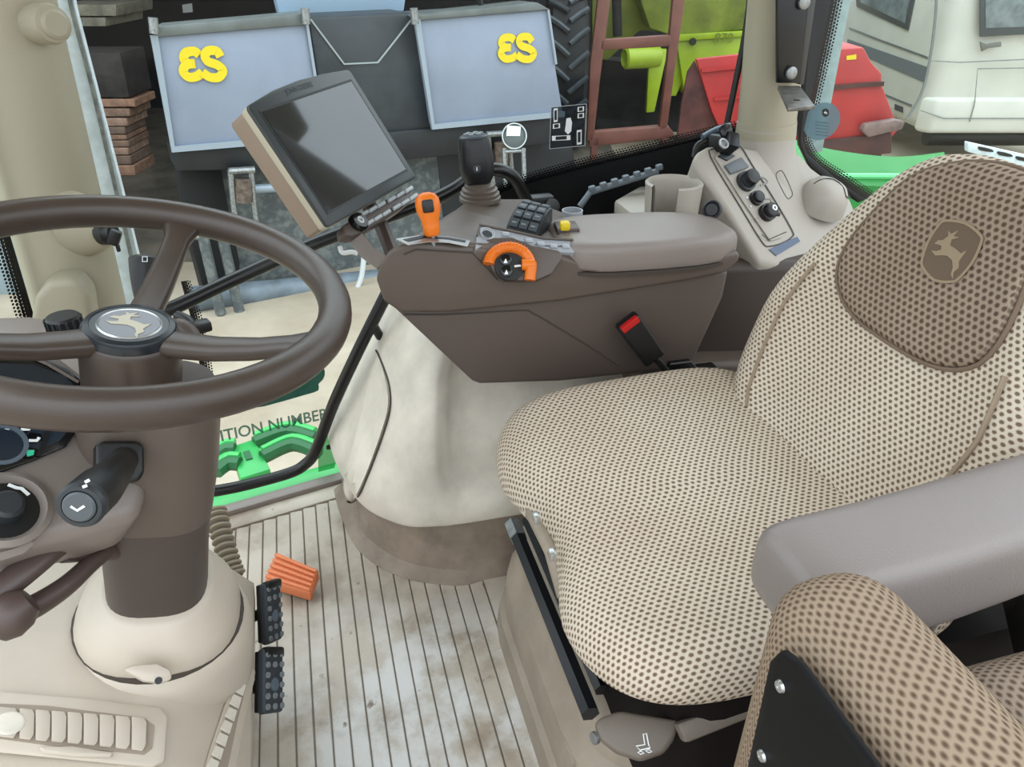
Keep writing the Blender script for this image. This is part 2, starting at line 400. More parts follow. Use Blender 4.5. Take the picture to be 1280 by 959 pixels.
# worn plain zone beside the seat base and flat border along the sill
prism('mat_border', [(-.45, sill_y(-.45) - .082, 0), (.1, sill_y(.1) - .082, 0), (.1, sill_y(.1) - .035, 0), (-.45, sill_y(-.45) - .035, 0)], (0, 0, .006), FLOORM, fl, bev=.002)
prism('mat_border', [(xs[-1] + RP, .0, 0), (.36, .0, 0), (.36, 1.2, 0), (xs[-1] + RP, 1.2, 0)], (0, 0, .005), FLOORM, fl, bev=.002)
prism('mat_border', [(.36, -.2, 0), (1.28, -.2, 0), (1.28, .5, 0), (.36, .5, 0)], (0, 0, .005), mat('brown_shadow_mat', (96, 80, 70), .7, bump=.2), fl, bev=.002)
t1 = struct(prism('trim_1', [(-.5, sill_y(-.5) - .036, 0), (.12, sill_y(.12) - .036, 0), (.12, sill_y(.12) - .004, 0), (-.5, sill_y(-.5) - .004, 0)], (0, 0, .018), TAUPEL, bev=.006),
            'grey taupe door sill strip along the far edge of the cab floor', 'sill')
GRN = mat('green_paint', (52, 168, 84), .35, var=.1, vscale=6)
t2 = struct(prism('trim_2', [(-.6, sill_y(-.6) + .0, -.02), (.15, sill_y(.15) + .0, -.02), (.15, sill_y(.15) + .05, -.02), (-.6, sill_y(-.6) + .05, -.02)], (0, 0, .03), GRN, bev=.004),
            'green painted steel sill outside the cab door', 'sill')

# right-hand glass (door) : curved in plan
GP = smooth_path([(-.50, 1.372, 0), (-.3, 1.428, 0), (-.05, 1.482, 0), (.3, 1.497, 0), (.6, 1.467, 0), (.93, 1.375, 0)], 6)
def zlow(x):
    k = [(-.6, .03), (.02, .03), (.12, .3), (.3, .60), (.366, .650), (.5, .682), (.675, .722), (.86, .770), (1.0, .80)]
    for (x0, z0), (x1, z1) in zip(k, k[1:]):
        if x0 <= x <= x1: return z0 + (z1 - z0) * (x - x0) / (x1 - x0)
    return .8
win1 = struct(bridge([V((p.x, p.y, zlow(p.x))) for p in GP], [V((p.x, p.y, 1.6)) for p in GP], 'window_1', GLASS),
              'large clear curved door glass on the far side of the cab', 'window')
gb = [p for p in GP if p.x > .1]
bridge([V((p.x, p.y - .003, zlow(p.x) - .004)) for p in gb], [V((p.x, p.y - .003, zlow(p.x) + .020)) for p in gb], 'dotted_border', CERAMIC, win1)
gf = [at(226, 352, y=1.43), at(238, 395, y=1.43), at(248, 445, y=1.43), at(254, 500, y=1.43)]
bridge(gf, [at(238, 350, y=1.432), at(253, 395, y=1.432), at(264, 445, y=1.432), at(272, 500, y=1.432)], 'dotted_border', CERAMIC, win1)
# black lower wall under the glass, against the wheel arch
gw = [p for p in GP if p.x > .16]
struct(bridge([V((p.x, p.y - .012, .12)) for p in gw], [V((p.x, p.y - .012, zlow(p.x) + .000)) for p in gw], 'wall_right', BLACK, th=.02),
       'black lower cab wall under the door glass', 'wall')
# windshield at the far left
A0 = at(1, 0, y=1.36); A1 = at(103, 390, y=1.36); ad = (A1 - A0).normalized()
wl = [A0 - ad * .5 + V((-.05, -.045, 0)), A1 + ad * .06 + V((-.05, -.045, 0))]
wdir = V((-.55, -.83, 0)).normalized()
win3 = struct(bridge([wl[0], wl[1]], [wl[0] + wdir * .9, wl[1] + wdir * .9], 'window_2', GLASS), 'front windscreen beyond the steering wheel', 'window')
bridge([wl[0] + wdir * .012 + V((0, -.004, 0)), wl[1] + wdir * .012 + V((0, -.004, 0))], [wl[0] + wdir * .045 + V((0, -.004, 0)), wl[1] + wdir * .045 + V((0, -.004, 0))], 'dotted_border', CERAMIC, win3)
# pillars
pil = struct(tube('trim_3', [A0 - ad * .55, A0, A1, A1 + ad * .12], .072, PILLAR, seg=28), 'thick beige front pillar with round plug beside the steering wheel', 'pillar')
q = at(62, 30, y=1.285)
lathe('pillar_plug', [(.027, -.04), (.027, .0), (.024, .012), (.019, .014), (.019, .018), (.015, .021), (0, .021)], q, (V((.62, -.78, .05))), PILLAR, pil)
q = at(120, 285, y=1.29)
lathe('pillar_boss', [(.05, -.045), (.044, -.02), (.03, .012), (.022, .02), (0, .02)], q, V((.8, -.55, -.1)), PILLAR, pil, ex=.8, ey=1.2)
# wedge-shaped pillar foot
ft = hits([(42, 372), (60, 352), (95, 350), (112, 372), (120, 430), (120, 470), (30, 470), (38, 400)], at(80, 400, y=1.24), V((0, 1, 0)))
prism('pillar_foot', ft, (0, .06, 0), PILLAR, pil, bev=.012, seg=3)
strip = hits([(64, -40), (86, -40), (94, 10), (120, 110), (153, 240), (196, 415), (168, 415), (148, 360), (118, 240), (84, 90)], at(120, 200, y=1.52), V((0, 1, 0)))
GALV = mat('pale_galvanised_steel', (226, 236, 243), .4, .0, var=.10, vscale=40)
s_ = tag(prism('door_frame_strip', strip, (0, .02, 0), GALV, bev=.002), 'pale blue grey galvanised strip along the front pillar outside the glass', 'strip')
ribbon('folded_lip', smooth_path(hits([(82, -40), (90, 10), (116, 110), (146, 240), (186, 415)], at(120, 200, y=1.519), V((0, 1, 0))), 3), .006, (0, -1, 0), .006, STEEL, s_)

B0 = at(974, 0, y=1.30); B1 = at(957, 165, y=1.30); bd = (B1 - B0).normalized()
pilb = struct(tube('trim_4', [B0 - bd * .5, B0, B1], .054, PILLAR, seg=28), 'round beige rear pillar with black bracket', 'pillar')
lathe('pillar_cuff', [(.0555, -.02), (.0565, 0), (.0565, .012), (.055, .014)], B1, bd, PILLAR, pilb)
sealp = smooth_path(hits([(941, -30), (932, 40), (918, 110), (908, 158)], at(920, 90, y=1.335), V((0, 1, 0))), 4)
tag(tube('door_seal', sealp, .006, BLACK), 'thin black rubber door seal beside the round rear pillar', 'seal')
# rear corner glass
W2 = at(1010, 180, t=1.55); NW2 = HD
pin = [(1003, 172), (1007, 188), (1018, 204), (1045, 224), (1080, 246), (1300, 390)]
pout = [(1018, 165), (1019, 182), (1032, 199), (1058, 216), (1092, 238), (1300, 374)]
top_in = hits([(1075, -160), (1012, 120)] , W2, NW2)
gl2 = hits([(1060, -160), (1003, 130), (1000, 172), (1010, 196), (1080, 246), (1420, 470), (1420, -160)], W2, NW2)
win2 = struct(prism('window_3', gl2, NW2 * .004, GLASS), 'rear corner glass beside the round pillar, with a round sticker', 'window')
pa = hits([(1048, -60), (1028, 40), (1008, 140), (1001, 170), (1006, 190), (1020, 207), (1045, 224), (1080, 248), (1300, 395)], W2 - NW2 * .004, NW2)
pb = hits([(1066, -60), (1046, 40), (1022, 140), (1014, 168), (1020, 186), (1032, 199), (1057, 215), (1094, 240), (1300, 377)], W2 - NW2 * .004, NW2)
bridge(smooth_path(pa, 4), smooth_path(pb, 4), 'dotted_border', CERAMIC, win2)
blk = hits([(1018, -60), (1048, -60), (1028, 40), (1008, 140), (1001, 170), (1006, 190), (1045, 224), (1080, 248), (1070, 252), (1010, 210), (996, 180), (994, 150), (1000, 100)], W2 - NW2 * .004, NW2)
prism('black_edge', blk, -NW2 * .012, BLACK, win2, bev=.003)
st2 = hits([(1052, -40), (1072, -40), (1056, 40), (1040, 125), (1028, 190), (1006, 190), (1022, 128), (1032, 70)], W2 + NW2 * .05, NW2)
tag(prism('rear_frame_strip', st2, NW2 * .02, GALV, bev=.002), 'pale galvanised strip outside the rear corner glass', 'strip')
# roof lining (out of view, closes the cab)
struct(box('ceiling', (.35, .78, 1.66), (1.75, 1.5, .06), PILLAR, bev=.02), 'pale cab roof lining', 'ceiling')

# bracket bolted on the rear pillar
br = thing('pillar_bracket', 'black angled steel bracket bolted to the round rear pillar', 'bracket', at(985, 130, y=1.2))
O = at(985, 60, y=1.215); n_ = V((0, 1, 0))
prism('bracket_bar', hits([(972, -40), (1015, -40), (1000, 104), (972, 104)], O, n_), (0, .008, 0), BLACKM, br, bev=.002)
prism('bracket_flange', hits([(1015, -40), (1026, -40), (1005, 106), (999, 106)], O, n_), (0, .03, 0), mat('worn_black_steel', (70, 70, 68), .35, .3), br, bev=.002)
f0 = at(972, 107, y=1.21); f1 = at(1000, 107, y=1.21)
fo = [f0, f1, at(1019, 132, z=f0.z), at(985, 135, z=f0.z)]
prism('bracket_foot', fo, (0, 0, -.006), mat('scuffed_grey_steel', (120, 116, 110), .4, .4, var=.4, vscale=60), br, bev=.0015)
fc = at(996, 125, z=f0.z + .0004); lathe('foot_hole', [(.0045, 0), (.0045, .0006), (0, .0006)], fc, UP, BLACK, br, ex=1.3, ey=.8, seg=14)
for p in ((988, 91), (1004, 3)):
    c = hit(p[0], p[1], O - V((0, .001, 0)), n_)
    b_ = lathe('bolt', [(.0105, 0), (.0105, .005), (.008, .0065), (0, .0065)], c, (0, -1, 0), STEEL, br, seg=18)

# ================================================================== RIGHT COWL (beige arch cover beside the pedals)
def ring_from(pts, z, back):
    p = [V((a, b, z)) for a, b in pts]
    return smooth_path(p, 5)
cw = thing('arch_cover', 'large rounded beige plastic arch cover below the armrest console', 'cover', (.15, 1.25, 0))
def cowl_sec(z, pts):
    c = smooth_path([V((a, b, z)) for a, b in pts], 6)
    return c + [V((.62, pts[-1][1], z)), V((.62, 1.44, z)), V((pts[0][0] + .02, 1.44, z))]
S = [(.0, [(-.038, 1.42), (-.03, 1.33), (.0, 1.2), (.072, 1.105), (.175, 1.052), (.235, 1.052)]),
     (.006, [(-.038, 1.42), (-.03, 1.33), (.0, 1.2), (.072, 1.105), (.175, 1.052), (.235, 1.052)]),
     (.022, [(-.018, 1.42), (-.012, 1.33), (.02, 1.22), (.09, 1.125), (.185, 1.075), (.235, 1.07)]),
     (.10, [(-.008, 1.42), (.0, 1.32), (.035, 1.21), (.105, 1.125), (.195, 1.08), (.235, 1.075)]),
     (.19, [(.0, 1.42), (.01, 1.31), (.05, 1.2), (.115, 1.13), (.2, 1.09), (.235, 1.085)])]
loft('skirt', [cowl_sec(z, p) for z, p in S], SKIRT, cw, ang=50)
S2 = [(.155, [(-.03, 1.43), (-.018, 1.30), (.02, 1.16), (.085, 1.085), (.150, 1.064), (.185, 1.060), (.22, 1.058), (.34, 1.055)]),
      (.165, [(-.034, 1.43), (-.022, 1.30), (.016, 1.155), (.083, 1.08), (.150, 1.059), (.185, 1.055), (.22, 1.053), (.34, 1.05)]),
      (.205, [(-.014, 1.43), (-.004, 1.31), (.026, 1.16), (.09, 1.087), (.150, 1.068), (.185, 1.062), (.22, 1.060), (.34, 1.058)]),
      (.235, [(.002, 1.43), (.013, 1.31), (.038, 1.17), (.097, 1.096), (.150, 1.078), (.180, 1.090), (.22, 1.105), (.34, 1.105)]),
      (.27, [(.022, 1.435), (.032, 1.32), (.052, 1.18), (.105, 1.106), (.150, 1.088), (.178, 1.108), (.22, 1.140), (.34, 1.140)]),
      (.34, [(.052, 1.44), (.064, 1.335), (.083, 1.20), (.123, 1.128), (.158, 1.112), (.182, 1.132), (.22, 1.165), (.34, 1.165)]),
      (.42, [(.096, 1.445), (.104, 1.35), (.12, 1.22), (.148, 1.165), (.172, 1.15), (.195, 1.165), (.23, 1.19), (.34, 1.19)]),
      (.50, [(.15, 1.45), (.155, 1.38), (.17, 1.27), (.19, 1.225), (.21, 1.205), (.235, 1.20), (.26, 1.20), (.36, 1.20)]),
      (.54, [(.2, 1.455), (.2, 1.41), (.21, 1.33), (.225, 1.29), (.24, 1.27), (.26, 1.25), (.29, 1.24), (.38, 1.24)])]
shell = loft('cover_shell', [cowl_sec(z, p) for z, p in S2], BEIGE2, cw, ang=60)
# inset access panel with its own edge, and the scooped niche line
def on_cowl(px, py, lift=.0):
    """point on the cowl shell under a pixel: march along the ray through the loft sections"""
    best = None
    for k in range(400):
        t = 1.1 + .0015 * k; p = at(px, py, t=t)
        secs = S2
        if not (secs[0][0] <= p.z <= secs[-1][0]): continue
        for (z0, a), (z1, b) in zip(secs, secs[1:]):
            if z0 <= p.z <= z1:
                f = (p.z - z0) / (z1 - z0); pl = smooth_path([V((ax + (bx - ax) * f, ay + (by - ay) * f, 0)) for (ax, ay), (bx, by) in zip(a, b)], 6); break
        pp = V((p.x, p.y, 0)); dmin = 9; 
        for i in range(len(pl) - 1):
            e = pl[i + 1] - pl[i]; tt = max(0, min(1, (pp - pl[i]).dot(e) / e.length_squared)); c = pl[i] + e * tt
            d = (pp - c); sg = d.length if e.x * (pp.y - pl[i].y) - e.y * (pp.x - pl[i].x) < 0 else -d.length
            if abs(sg) < abs(dmin): dmin = sg
        if dmin < 0: return at(px, py, t=t - .0015) - ray(px, py).normalized() * lift
    return at(px, py, y=1.25)
def cowl_patch(name, outline, cen, m, parent, lift, rings=4):
    """panel lying on the cowl: concentric rings of the pixel outline dropped on the shell"""
    bm = bmesh.new(); R = []; n = len(outline)
    for k in range(rings):
        f = 1 - k / rings
        R.append([bm.verts.new(on_cowl(cen[0] + (x - cen[0]) * f, cen[1] + (y - cen[1]) * f, lift if k else -.001)) for x, y in outline])
        if k == 0:
            R.append([bm.verts.new(on_cowl(cen[0] + (x - cen[0]) * .965, cen[1] + (y - cen[1]) * .985, lift)) for x, y in outline])
    c = bm.verts.new(on_cowl(cen[0], cen[1], lift))
    for a, b in zip(R, R[1:]):
        for i in range(n): bm.faces.new((a[i], a[(i + 1) % n], b[(i + 1) % n], b[i]))
    for i in range(n): bm.faces.new((R[-1][i], R[-1][(i + 1) % n], c))
    return finish(bm, name, m, parent, ang=50)
ol = [(x, y) for x, y, _ in [tuple(p) for p in smooth_path([(p[0], p[1], 0) for p in [(472, 442), (483, 475), (486, 505), (479, 535), (461, 585), (445, 620), (436, 625), (430, 616), (430, 596), (440, 560), (452, 515), (464, 465)]], 3, True)]]
cowl_patch('access_panel', ol, (452, 540), BEIGE2, cw, .006)
GROOVE = mat('panel_gap', (70, 62, 54), .8)
tube('panel_groove', smooth_path([on_cowl(x, y, .0015) for x, y in [(470, 438), (474, 446), (485, 476), (488, 505), (481, 536), (463, 586), (448, 620), (440, 628), (434, 627)]], 4), .0022, GROOVE, cw, seg=6)

# ================================================================== FRONT DASH: lower cowl, vents, column
dash = thing('dash_cowl', 'beige lower dash cowl with louvred air vents below the steering column', 'dashboard', (-.4, .65, 0))
prof = [(-.205, .0), (-.170, .20), (-.166, .235), (-.238, .337), (-.262, .352), (-.33, .380), (-.42, .416), (-.56, .462), (-.80, .50), (-.80, 0)]
bm = prism_bm([(x, .28, z) for x, z in prof], (0, .64, 0)); bevel_sharp(bm, .012, 3, 60)
finish(bm, 'cowl_shell', BEIGE, dash, ang=50)
def dtop(px, py, lift=0):   # dash sloped top planes
    best = None
    for (x0, z0), (x1, z1) in zip(prof[1:], prof[2:8]):
        n = V((-(z1 - z0), 0, (x1 - x0))).normalized(); n = -n if n.z < 0 else n
        p = hit(px, py, V((x0, 0, z0)) + n * lift, n)
        if min(x0, x1) - .004 <= p.x <= max(x0, x1) + .004 and (best is None or p.z > best.z): best = p
    return best or at(px, py, z=.33)
sl = V((.065, 0, .12)).normalized(); sn = V((.46, 0, .888)).normalized()
VO = dtop(100, 905, .002)
vn_ = V((.42, 0, .907)).normalized()
vf = hits([(-30, 866), (120, 878), (200, 888), (209, 900), (205, 955), (190, 962), (-30, 940)], VO, vn_)
vent = prism('vent_frame', vf, vn_ * .006, BEIGE, dash, bev=.003)
vin = hits([(-30, 879), (60, 883), (180, 898), (193, 908), (190, 936), (180, 944), (60, 932), (-30, 920)], VO + vn_ * .0062, vn_)
prism('vent_recess', vin, vn_ * .0008, mat('vent_shadow', (150, 137, 121), .7), vent)
for i in range(9):
    x = -20 + i * 20 + (24 if i else 0)
    w0, w1 = (x, x + 42) if i == 0 else (x, x + 19)
    ys = lambda q: (880 + (q + 30) * .075, 921 + (q + 30) * .098)
    sp_ = hits([(w0, ys(w0)[0] + 3), (w1 - 3, ys(w1)[0] + 3), (w1, ys(w1)[0] + 9), (w1 - 1, ys(w1)[1] - 8), (w1 - 5, ys(w1)[1] - 2), (w0, ys(w0)[1] - 2)], VO + vn_ * .007, vn_)
    a = prism('vent_slat', sp_, vn_ * .003, BEIGE, vent, bev=.0012)
th_ = hits([(48, 938), (90, 937), (140, 945), (138, 949), (90, 948), (55, 944)], VO + vn_ * .006, vn_)
prism('vent_thumbwheel', th_, vn_ * .006, BEIGE, vent, bev=.002)
c = hit(12, 904, VO + vn_ * .0102, vn_); lathe('thumb_dimple', [(.0, .0003), (.011, .0012), (.013, .0008), (.014, 0)], c, vn_, BEIGE2, vent, seg=20)
# side vent on the cowl's rounded corner
n2 = V((.102, 0, .072)).normalized(); VO2 = V((-.202, .6, .286)) + n2 * .0005
sv = prism('side_vent_frame', hits([(296, 838), (308, 834), (316, 842), (314, 856), (303, 900), (292, 962), (254, 962), (260, 940), (278, 886)], VO2, n2), n2 * .006, BEIGE, dash, bev=.002)
prism('side_vent_recess', hits([(298, 847), (306, 844), (309, 852), (297, 900), (284, 962), (262, 962), (284, 890)], VO2 + n2 * .0062, n2), n2 * .0005, mat('vent_shadow', (120, 106, 92)), sv)
for i in range(7):
    yy = 852 + i * 16; xx = 300 - i * 5.6
    prism('vent_slat', hits([(xx - 4, yy), (xx + 7, yy + 5), (xx + 3, yy + 19), (xx - 9, yy + 12)], VO2 + n2 * .0068, n2), n2 * .002, BEIGE2, sv, bev=.0008, seg=1)

# steering column along the wheel axis
WC = V((-.176, .716, .819)); WN = V((.2028, -.0775, .976)).normalized()
XA = V((1, 0, 0)); XA = (XA - WN * XA.dot(WN)).normalized(); YA = WN.cross(XA)
def ax(s): return WC - WN * s
colm = thing('steering_column', 'brown grey steering column with beige collar rising from the dash cowl', 'steering column', ax(.6))
cs = [(.07, .036, .036, 2), (.105, .04, .04, 2), (.112, .062, .060, 3), (.135, .067, .066, 3.2), (.20, .066, .066, 3.2), (.26, .061, .062, 3), (.33, .056, .060, 2.8), (.46, .055, .058, 2.8), (.56, .055, .058, 2.8)]
loft('column_shroud', [superring(ax(s) + XA * (.016 if s > .108 else 0), rx, ry, 36, p, XA, YA) for s, rx, ry, p in cs[:6]], TAUPE, colm, ang=45)  # light on the upper column is put into this lighter colour
loft('column_shaded', [superring(ax(s) + XA * .016, rx, ry, 36, p, XA, YA) for s, rx, ry, p in [(.255, .0595, .0605, 3)] + cs[6:]], COLM, colm, ang=45)  # same column further down, its shade painted in with the darker plastic
col2 = [(.425, .060, .066), (.43, .064, .071), (.443, .075, .080), (.462, .088, .089), (.480, .094, .094), (.495, .092, .092), (.60, .088, .088)]
coll = loft('collar', [superring(ax(s - .035) + XA * .017, rx, ry, 36, 2.4, XA, YA) for s, rx, ry in col2], BEIGE, colm, ang=60)
lathe('collar_gap', [(.090, -.452), (.0985, -.454), (.0985, -.463), (.09, -.468)], WC + XA * .017, WN, mat('panel_gap', (70, 62, 54)), colm, seg=36)
lathe('collar_seat', [(.097, -.457), (.104, -.463), (.110, -.478), (.114, -.56), (.1, -.58)], WC + XA * .017, WN, BEIGE, colm, seg=36)
# moulding line and notch on the column
tube('shroud_ridge', [at(137, 690, t=.832), at(141, 735, t=.850), at(147, 775, t=.868)], .005, TAUPE, colm, seg=8)
# beige catch on the collar
q = at(183, 844, t=.838)
ct = prism('collar_catch', hits([(150, 838), (165, 832), (195, 830), (212, 838), (214, 850), (200, 856), (178, 853)], q, V((.35, -.6, .7)).normalized()), V((.35, -.6, .7)).normalized() * .012, BEIGE, colm, bev=.004)
lathe('catch_hole', [(.004, 0), (.004, .0008), (0, .0008)], hit(198, 851, q + V((.35, -.6, .7)).normalized() * .0122, V((.35, -.6, .7)).normalized()), V((.35, -.6, .7)), BLACK, ct, seg=12)
bx_ = at(155, 688, t=.83); prism('shroud_slot', hits([(139, 684), (157, 678), (159, 692), (141, 696)], bx_, ray(150, 690).normalized()), ray(150, 690).normalized() * -.002, mat('slot_dark', (40, 30, 28), .7), colm)

# instrument pod
PN = V((.50, -.42, .76)).normalized(); PO = at(60, 520, t=.725)
pod = thing('instrument_pod', 'brown grey instrument pod with dark gauge display beside the steering column', 'instrument panel', at(20, 680, t=.74))
pod_o = hits([(-140, 470), (-60, 425), (20, 422), (75, 440), (118, 474), (134, 505), (176, 530), (190, 600), (178, 645), (120, 662), (40, 680), (-40, 692), (-140, 690)], PO, PN)
prism('pod_housing', pod_o, -PN * .085, TAUPEL, pod, bev=.018, seg=4)
bez = hits([(-140, 462), (-40, 444), (40, 446), (84, 463), (106, 482), (104, 510), (92, 545), (82, 560), (40, 578), (0, 592), (-140, 622)], PO + PN * .0015, PN)
bz = prism('display_bezel', bez, PN * .004, mat('gloss_black', (14, 15, 17), .15), pod, bev=.0015)
scr = hits([(-140, 470), (-40, 453), (40, 456), (80, 470), (96, 486), (95, 508), (84, 540), (74, 552), (38, 567), (0, 581), (-140, 610)], PO + PN * .0058, PN)
DISP = mat('display_slate', (40, 49, 59), .12, spec=.6)
ds = prism('display_face', scr, PN * .0006, DISP, bz)
NO = PO + PN * .0066
lathe('gauge_ring', [(.017, 0), (.021, .0), (.021, .002), (.017, .002), (.017, 0)], hit(2, 556, NO, PN), PN, mat('gauge_rim', (84, 96, 106), .3), ds, seg=28)
lathe('gauge_dial', [(.016, 0), (.016, .0008), (0, .0008)], hit(2, 556, NO, PN), PN, mat('gauge_dark', (34, 42, 52), .2), ds, seg=28)
ribbon('gauge_mark', hits([(0, 540), (12, 536), (24, 527)], NO, PN), .0022, PN, .0006, WHITE, ds)
ribbon('scale_tick', hits([(6, 526), (14, 526)], NO, PN), .0018, PN, .0006, WHITE, ds)
for (cx, cy), col in (((32, 534), WHITE), ((42, 548), WHITE), ((37, 566), mat('green_lamp', (60, 190, 150), .3))):
    tt = prism('tell_tale', hits([(cx - 11, cy), (cx - 4, cy - 7), (cx + 9, cy - 5), (cx + 10, cy + 3), (cx + 2, cy + 7), (cx - 8, cy + 6)], NO, PN), PN * .0008, mat('gloss_black', (14, 15, 17)), ds)
    if col is WHITE: ribbon('tell_tale_icon', hits([(cx - 6, cy + 3), (cx + 4, cy + 3), (cx + 7, cy - 1)], NO + PN * .0009, PN), .0028, PN, .0005, WHITE, tt)
    else: prism('tell_tale_icon', hits([(cx - 5, cy - 3), (cx + 6, cy - 3), (cx + 5, cy + 3), (cx - 3, cy + 5)], NO + PN * .0009, PN), PN * .0006, col, tt)
ribbon('display_divider', hits([(62, 530), (54, 556), (48, 571)], NO, PN), .004, PN, .001, BLACK, ds)
ribbon('display_glint', hits([(38, 446), (60, 456), (98, 478)], PO + PN * .006, PN), .003, PN, .0008, TAUPEL, bz)
# rotary light switch on the pod
kc = hit(6, 640, PO + PN * .002, PN)
kn = lathe('switch_bezel', [(.036, 0), (.036, .006), (.031, .010), (.027, .006), (.026, .003), (0, .003)], kc, PN, TAUPEL, pod, seg=32)
lathe('switch_dish', [(.0265, .0), (.0265, .0035), (0, .0035)], kc, PN, BLACK, kn)
lathe('switch_knob', [(.014, .003), (.013, .017), (.010, .020), (0, .020)], kc, PN, DKGREY, kn)
ribbon('switch_icon', hits([(10, 606), (20, 610), (27, 611), (36, 619)], PO + PN * .0125, PN), .003, PN, .0005, WHITE, kn)
ribbon('pod_tray', hits([(-60, 704), (0, 698), (26, 690), (36, 682), (30, 676)], PO + PN * .001, PN), .007, PN, .004, TAUPEL, pod)

# dash hood behind the wheel with a knurled knob
hood = thing('dash_hood', 'taupe dash hood with a knurled black rotary knob', 'dashboard', at(40, 430, z=.64))
hp = [at(-160, 400, z=.69), at(40, 392, z=.69), at(92, 400, z=.69), at(118, 425, z=.69), at(120, 470, z=.69), at(-160, 480, z=.69)]
prism('hood_shell', hp, (0, 0, -.06), TAUPEL, hood, bev=.014, seg=3)
kq = at(84, 414, z=.692)
kk = thing('light_knob', 'knurled black rotary knob standing on the dash hood', 'knob', kq)
lathe('knob_base', [(.028, 0), (.027, .004), (0, .004)], kq, UP, TAUPEL, kk)
lathe('knob_body', [(.0195, .002), (.0195, .018), (.017, .021), (0, .021)], kq, UP, BLACK, kk)
for i in range(16):
    a = i / 16 * 2 * math.pi; c = kq + V((math.cos(a) * .0196, math.sin(a) * .0196, .011))
    box('knob_rib', c, (.002, .003, .014), DKGREY, kk, R=Matrix.Rotation(a, 3, 'Z'), bev=.0006, seg=1)
ribbon('knob_scale', [at(x, y, z=.6928) for x, y in ((67, 413), (69, 406), (82, 400))], .003, UP, .0005, WHITE, kk)

# ================================================================== STEERING WHEEL
wheel = thing('steering_wheel', 'brown three-spoke steering wheel with a round emblem on the hub', 'steering wheel', ax(.12))
RW = .19
rim = [WC + XA * (RW * math.cos(2 * math.pi * k / 72)) + YA * (RW * math.sin(2 * math.pi * k / 72)) for k in range(72)]
tube('rim', rim, .0165, WHEELM, wheel, seg=16, closed=True, up=WN, sy=1.08)
HB = ax(.052)
lathe('hub', [(.044, -.075), (.046, -.05), (.046, -.02), (.046, .0), (.045, .004), (.043, .006), (0, .006)], HB, WN, WHEELM, wheel, seg=36)
cap = lathe('hub_cap', [(.0425, .0), (.0425, .012), (.040, .016), (.035, .0175), (.0345, .0165), (0, .0165)], HB, WN, mat('hub_black', (28, 34, 40), .3), wheel, seg=40)
lathe('emblem_ring', [(.0265, .0165), (.0275, .0178), (.029, .0165)], HB, WN, SILVER, cap, seg=40)
lathe('emblem_disc', [(.0262, .0165), (.0262, .0172), (0, .0172)], HB, WN, mat('emblem_grey', (112, 114, 120), .3), cap, seg=40)
EX = V((.93, -.36, 0)); EX = (EX - WN * EX.dot(WN)).normalized(); EY = WN.cross(EX)
prism('emblem_deer', deer_pts(HB + WN * .0173, EX, EY, .046), WN * .0005, mat('emblem_gold', (176, 168, 146), .35), cap)
def spoke(ang, w0, w1, drop=.045):
    d = XA * math.cos(ang) + YA * math.sin(ang); sd = WN.cross(d); secs = []
    for f in (0, .15, .35, .6, .8, .93, 1.0):
        r = .030 + (RW - .034) * f
        c = WC + d * r - WN * (drop * (1 - f) ** 1.3 + .003 + .012 * math.sin(math.pi * f))
        wd = w0 + (w1 - w0) * f + (.012 * max(0, f - .85) / .15); th = .010 - .0015 * f
        secs.append(superring(c, wd, th, 20, 2.8, sd, WN))
    loft('spoke', secs, WHEELM, wheel, ang=60)
def wang(px, py):
    p = hit(px, py, WC - WN * .004, WN) - WC
    return math.atan2(p.dot(YA), p.dot(XA))
A_1 = wang(238, 268); A_2 = wang(408, 432)
spoke(A_1, .016, .013); spoke(A_2, .018, .013); spoke(wang(-80, 410), .018, .013)

# turn signal stalk
stk = thing('turn_signal_stalk', 'black turn signal stalk with round end button on the steering column', 'lever', at(150, 600, t=.72))
sb = ray(150, 580).normalized()
sq = hits([(119, 556), (128, 551), (172, 551), (180, 558), (181, 590), (174, 602), (160, 604), (125, 600), (119, 590)], at(150, 580, t=.70), V((.35, -.75, .55)).normalized())
prism('stalk_boot', sq, V((-.35, .75, -.55)).normalized() * .03, BLACK, stk, bev=.005, seg=3)
pth = [at(155, 575, t=.70), at(148, 585, t=.67), at(132, 603, t=.63), at(118, 616, t=.605), at(104, 629, t=.585)]
tube('stalk_arm', smooth_path(pth, 5), lambda f: .0125 + .006 * min(1, max(0, (f - .15) / .5)), BLACK, stk, seg=22)
ed = (pth[-1] - pth[-2]).normalized()
eb = lathe('end_collar', [(.0186, -.002), (.0188, .004), (.0165, .007), (.0135, .0072), (.013, .003), (0, .003)], pth[-1], ed, DKGREY, stk, seg=28)
lathe('end_button', [(.0125, .002), (.0125, .0078), (.011, .009), (0, .009)], pth[-1], ed, mat('button_grey', (74, 80, 84), .4), eb, seg=24)
ribbon('button_icon', [pth[-1] + ed * .0092 + frame(ed, (1, 0, 0)) @ V(q) for q in ((-.005, .002, 0), (-.001, -.002, 0), (.005, .001, 0))], .002, ed, .0003, WHITE, eb)
for (a, b) in (((106, 603), (112, 600)), ((103, 609), (109, 607))):
    ribbon('stalk_mark', [at(a[0], a[1], t=.566), at(b[0], b[1], t=.566)], .0022, -ray(108, 606).normalized(), .0003, WHITE, stk)
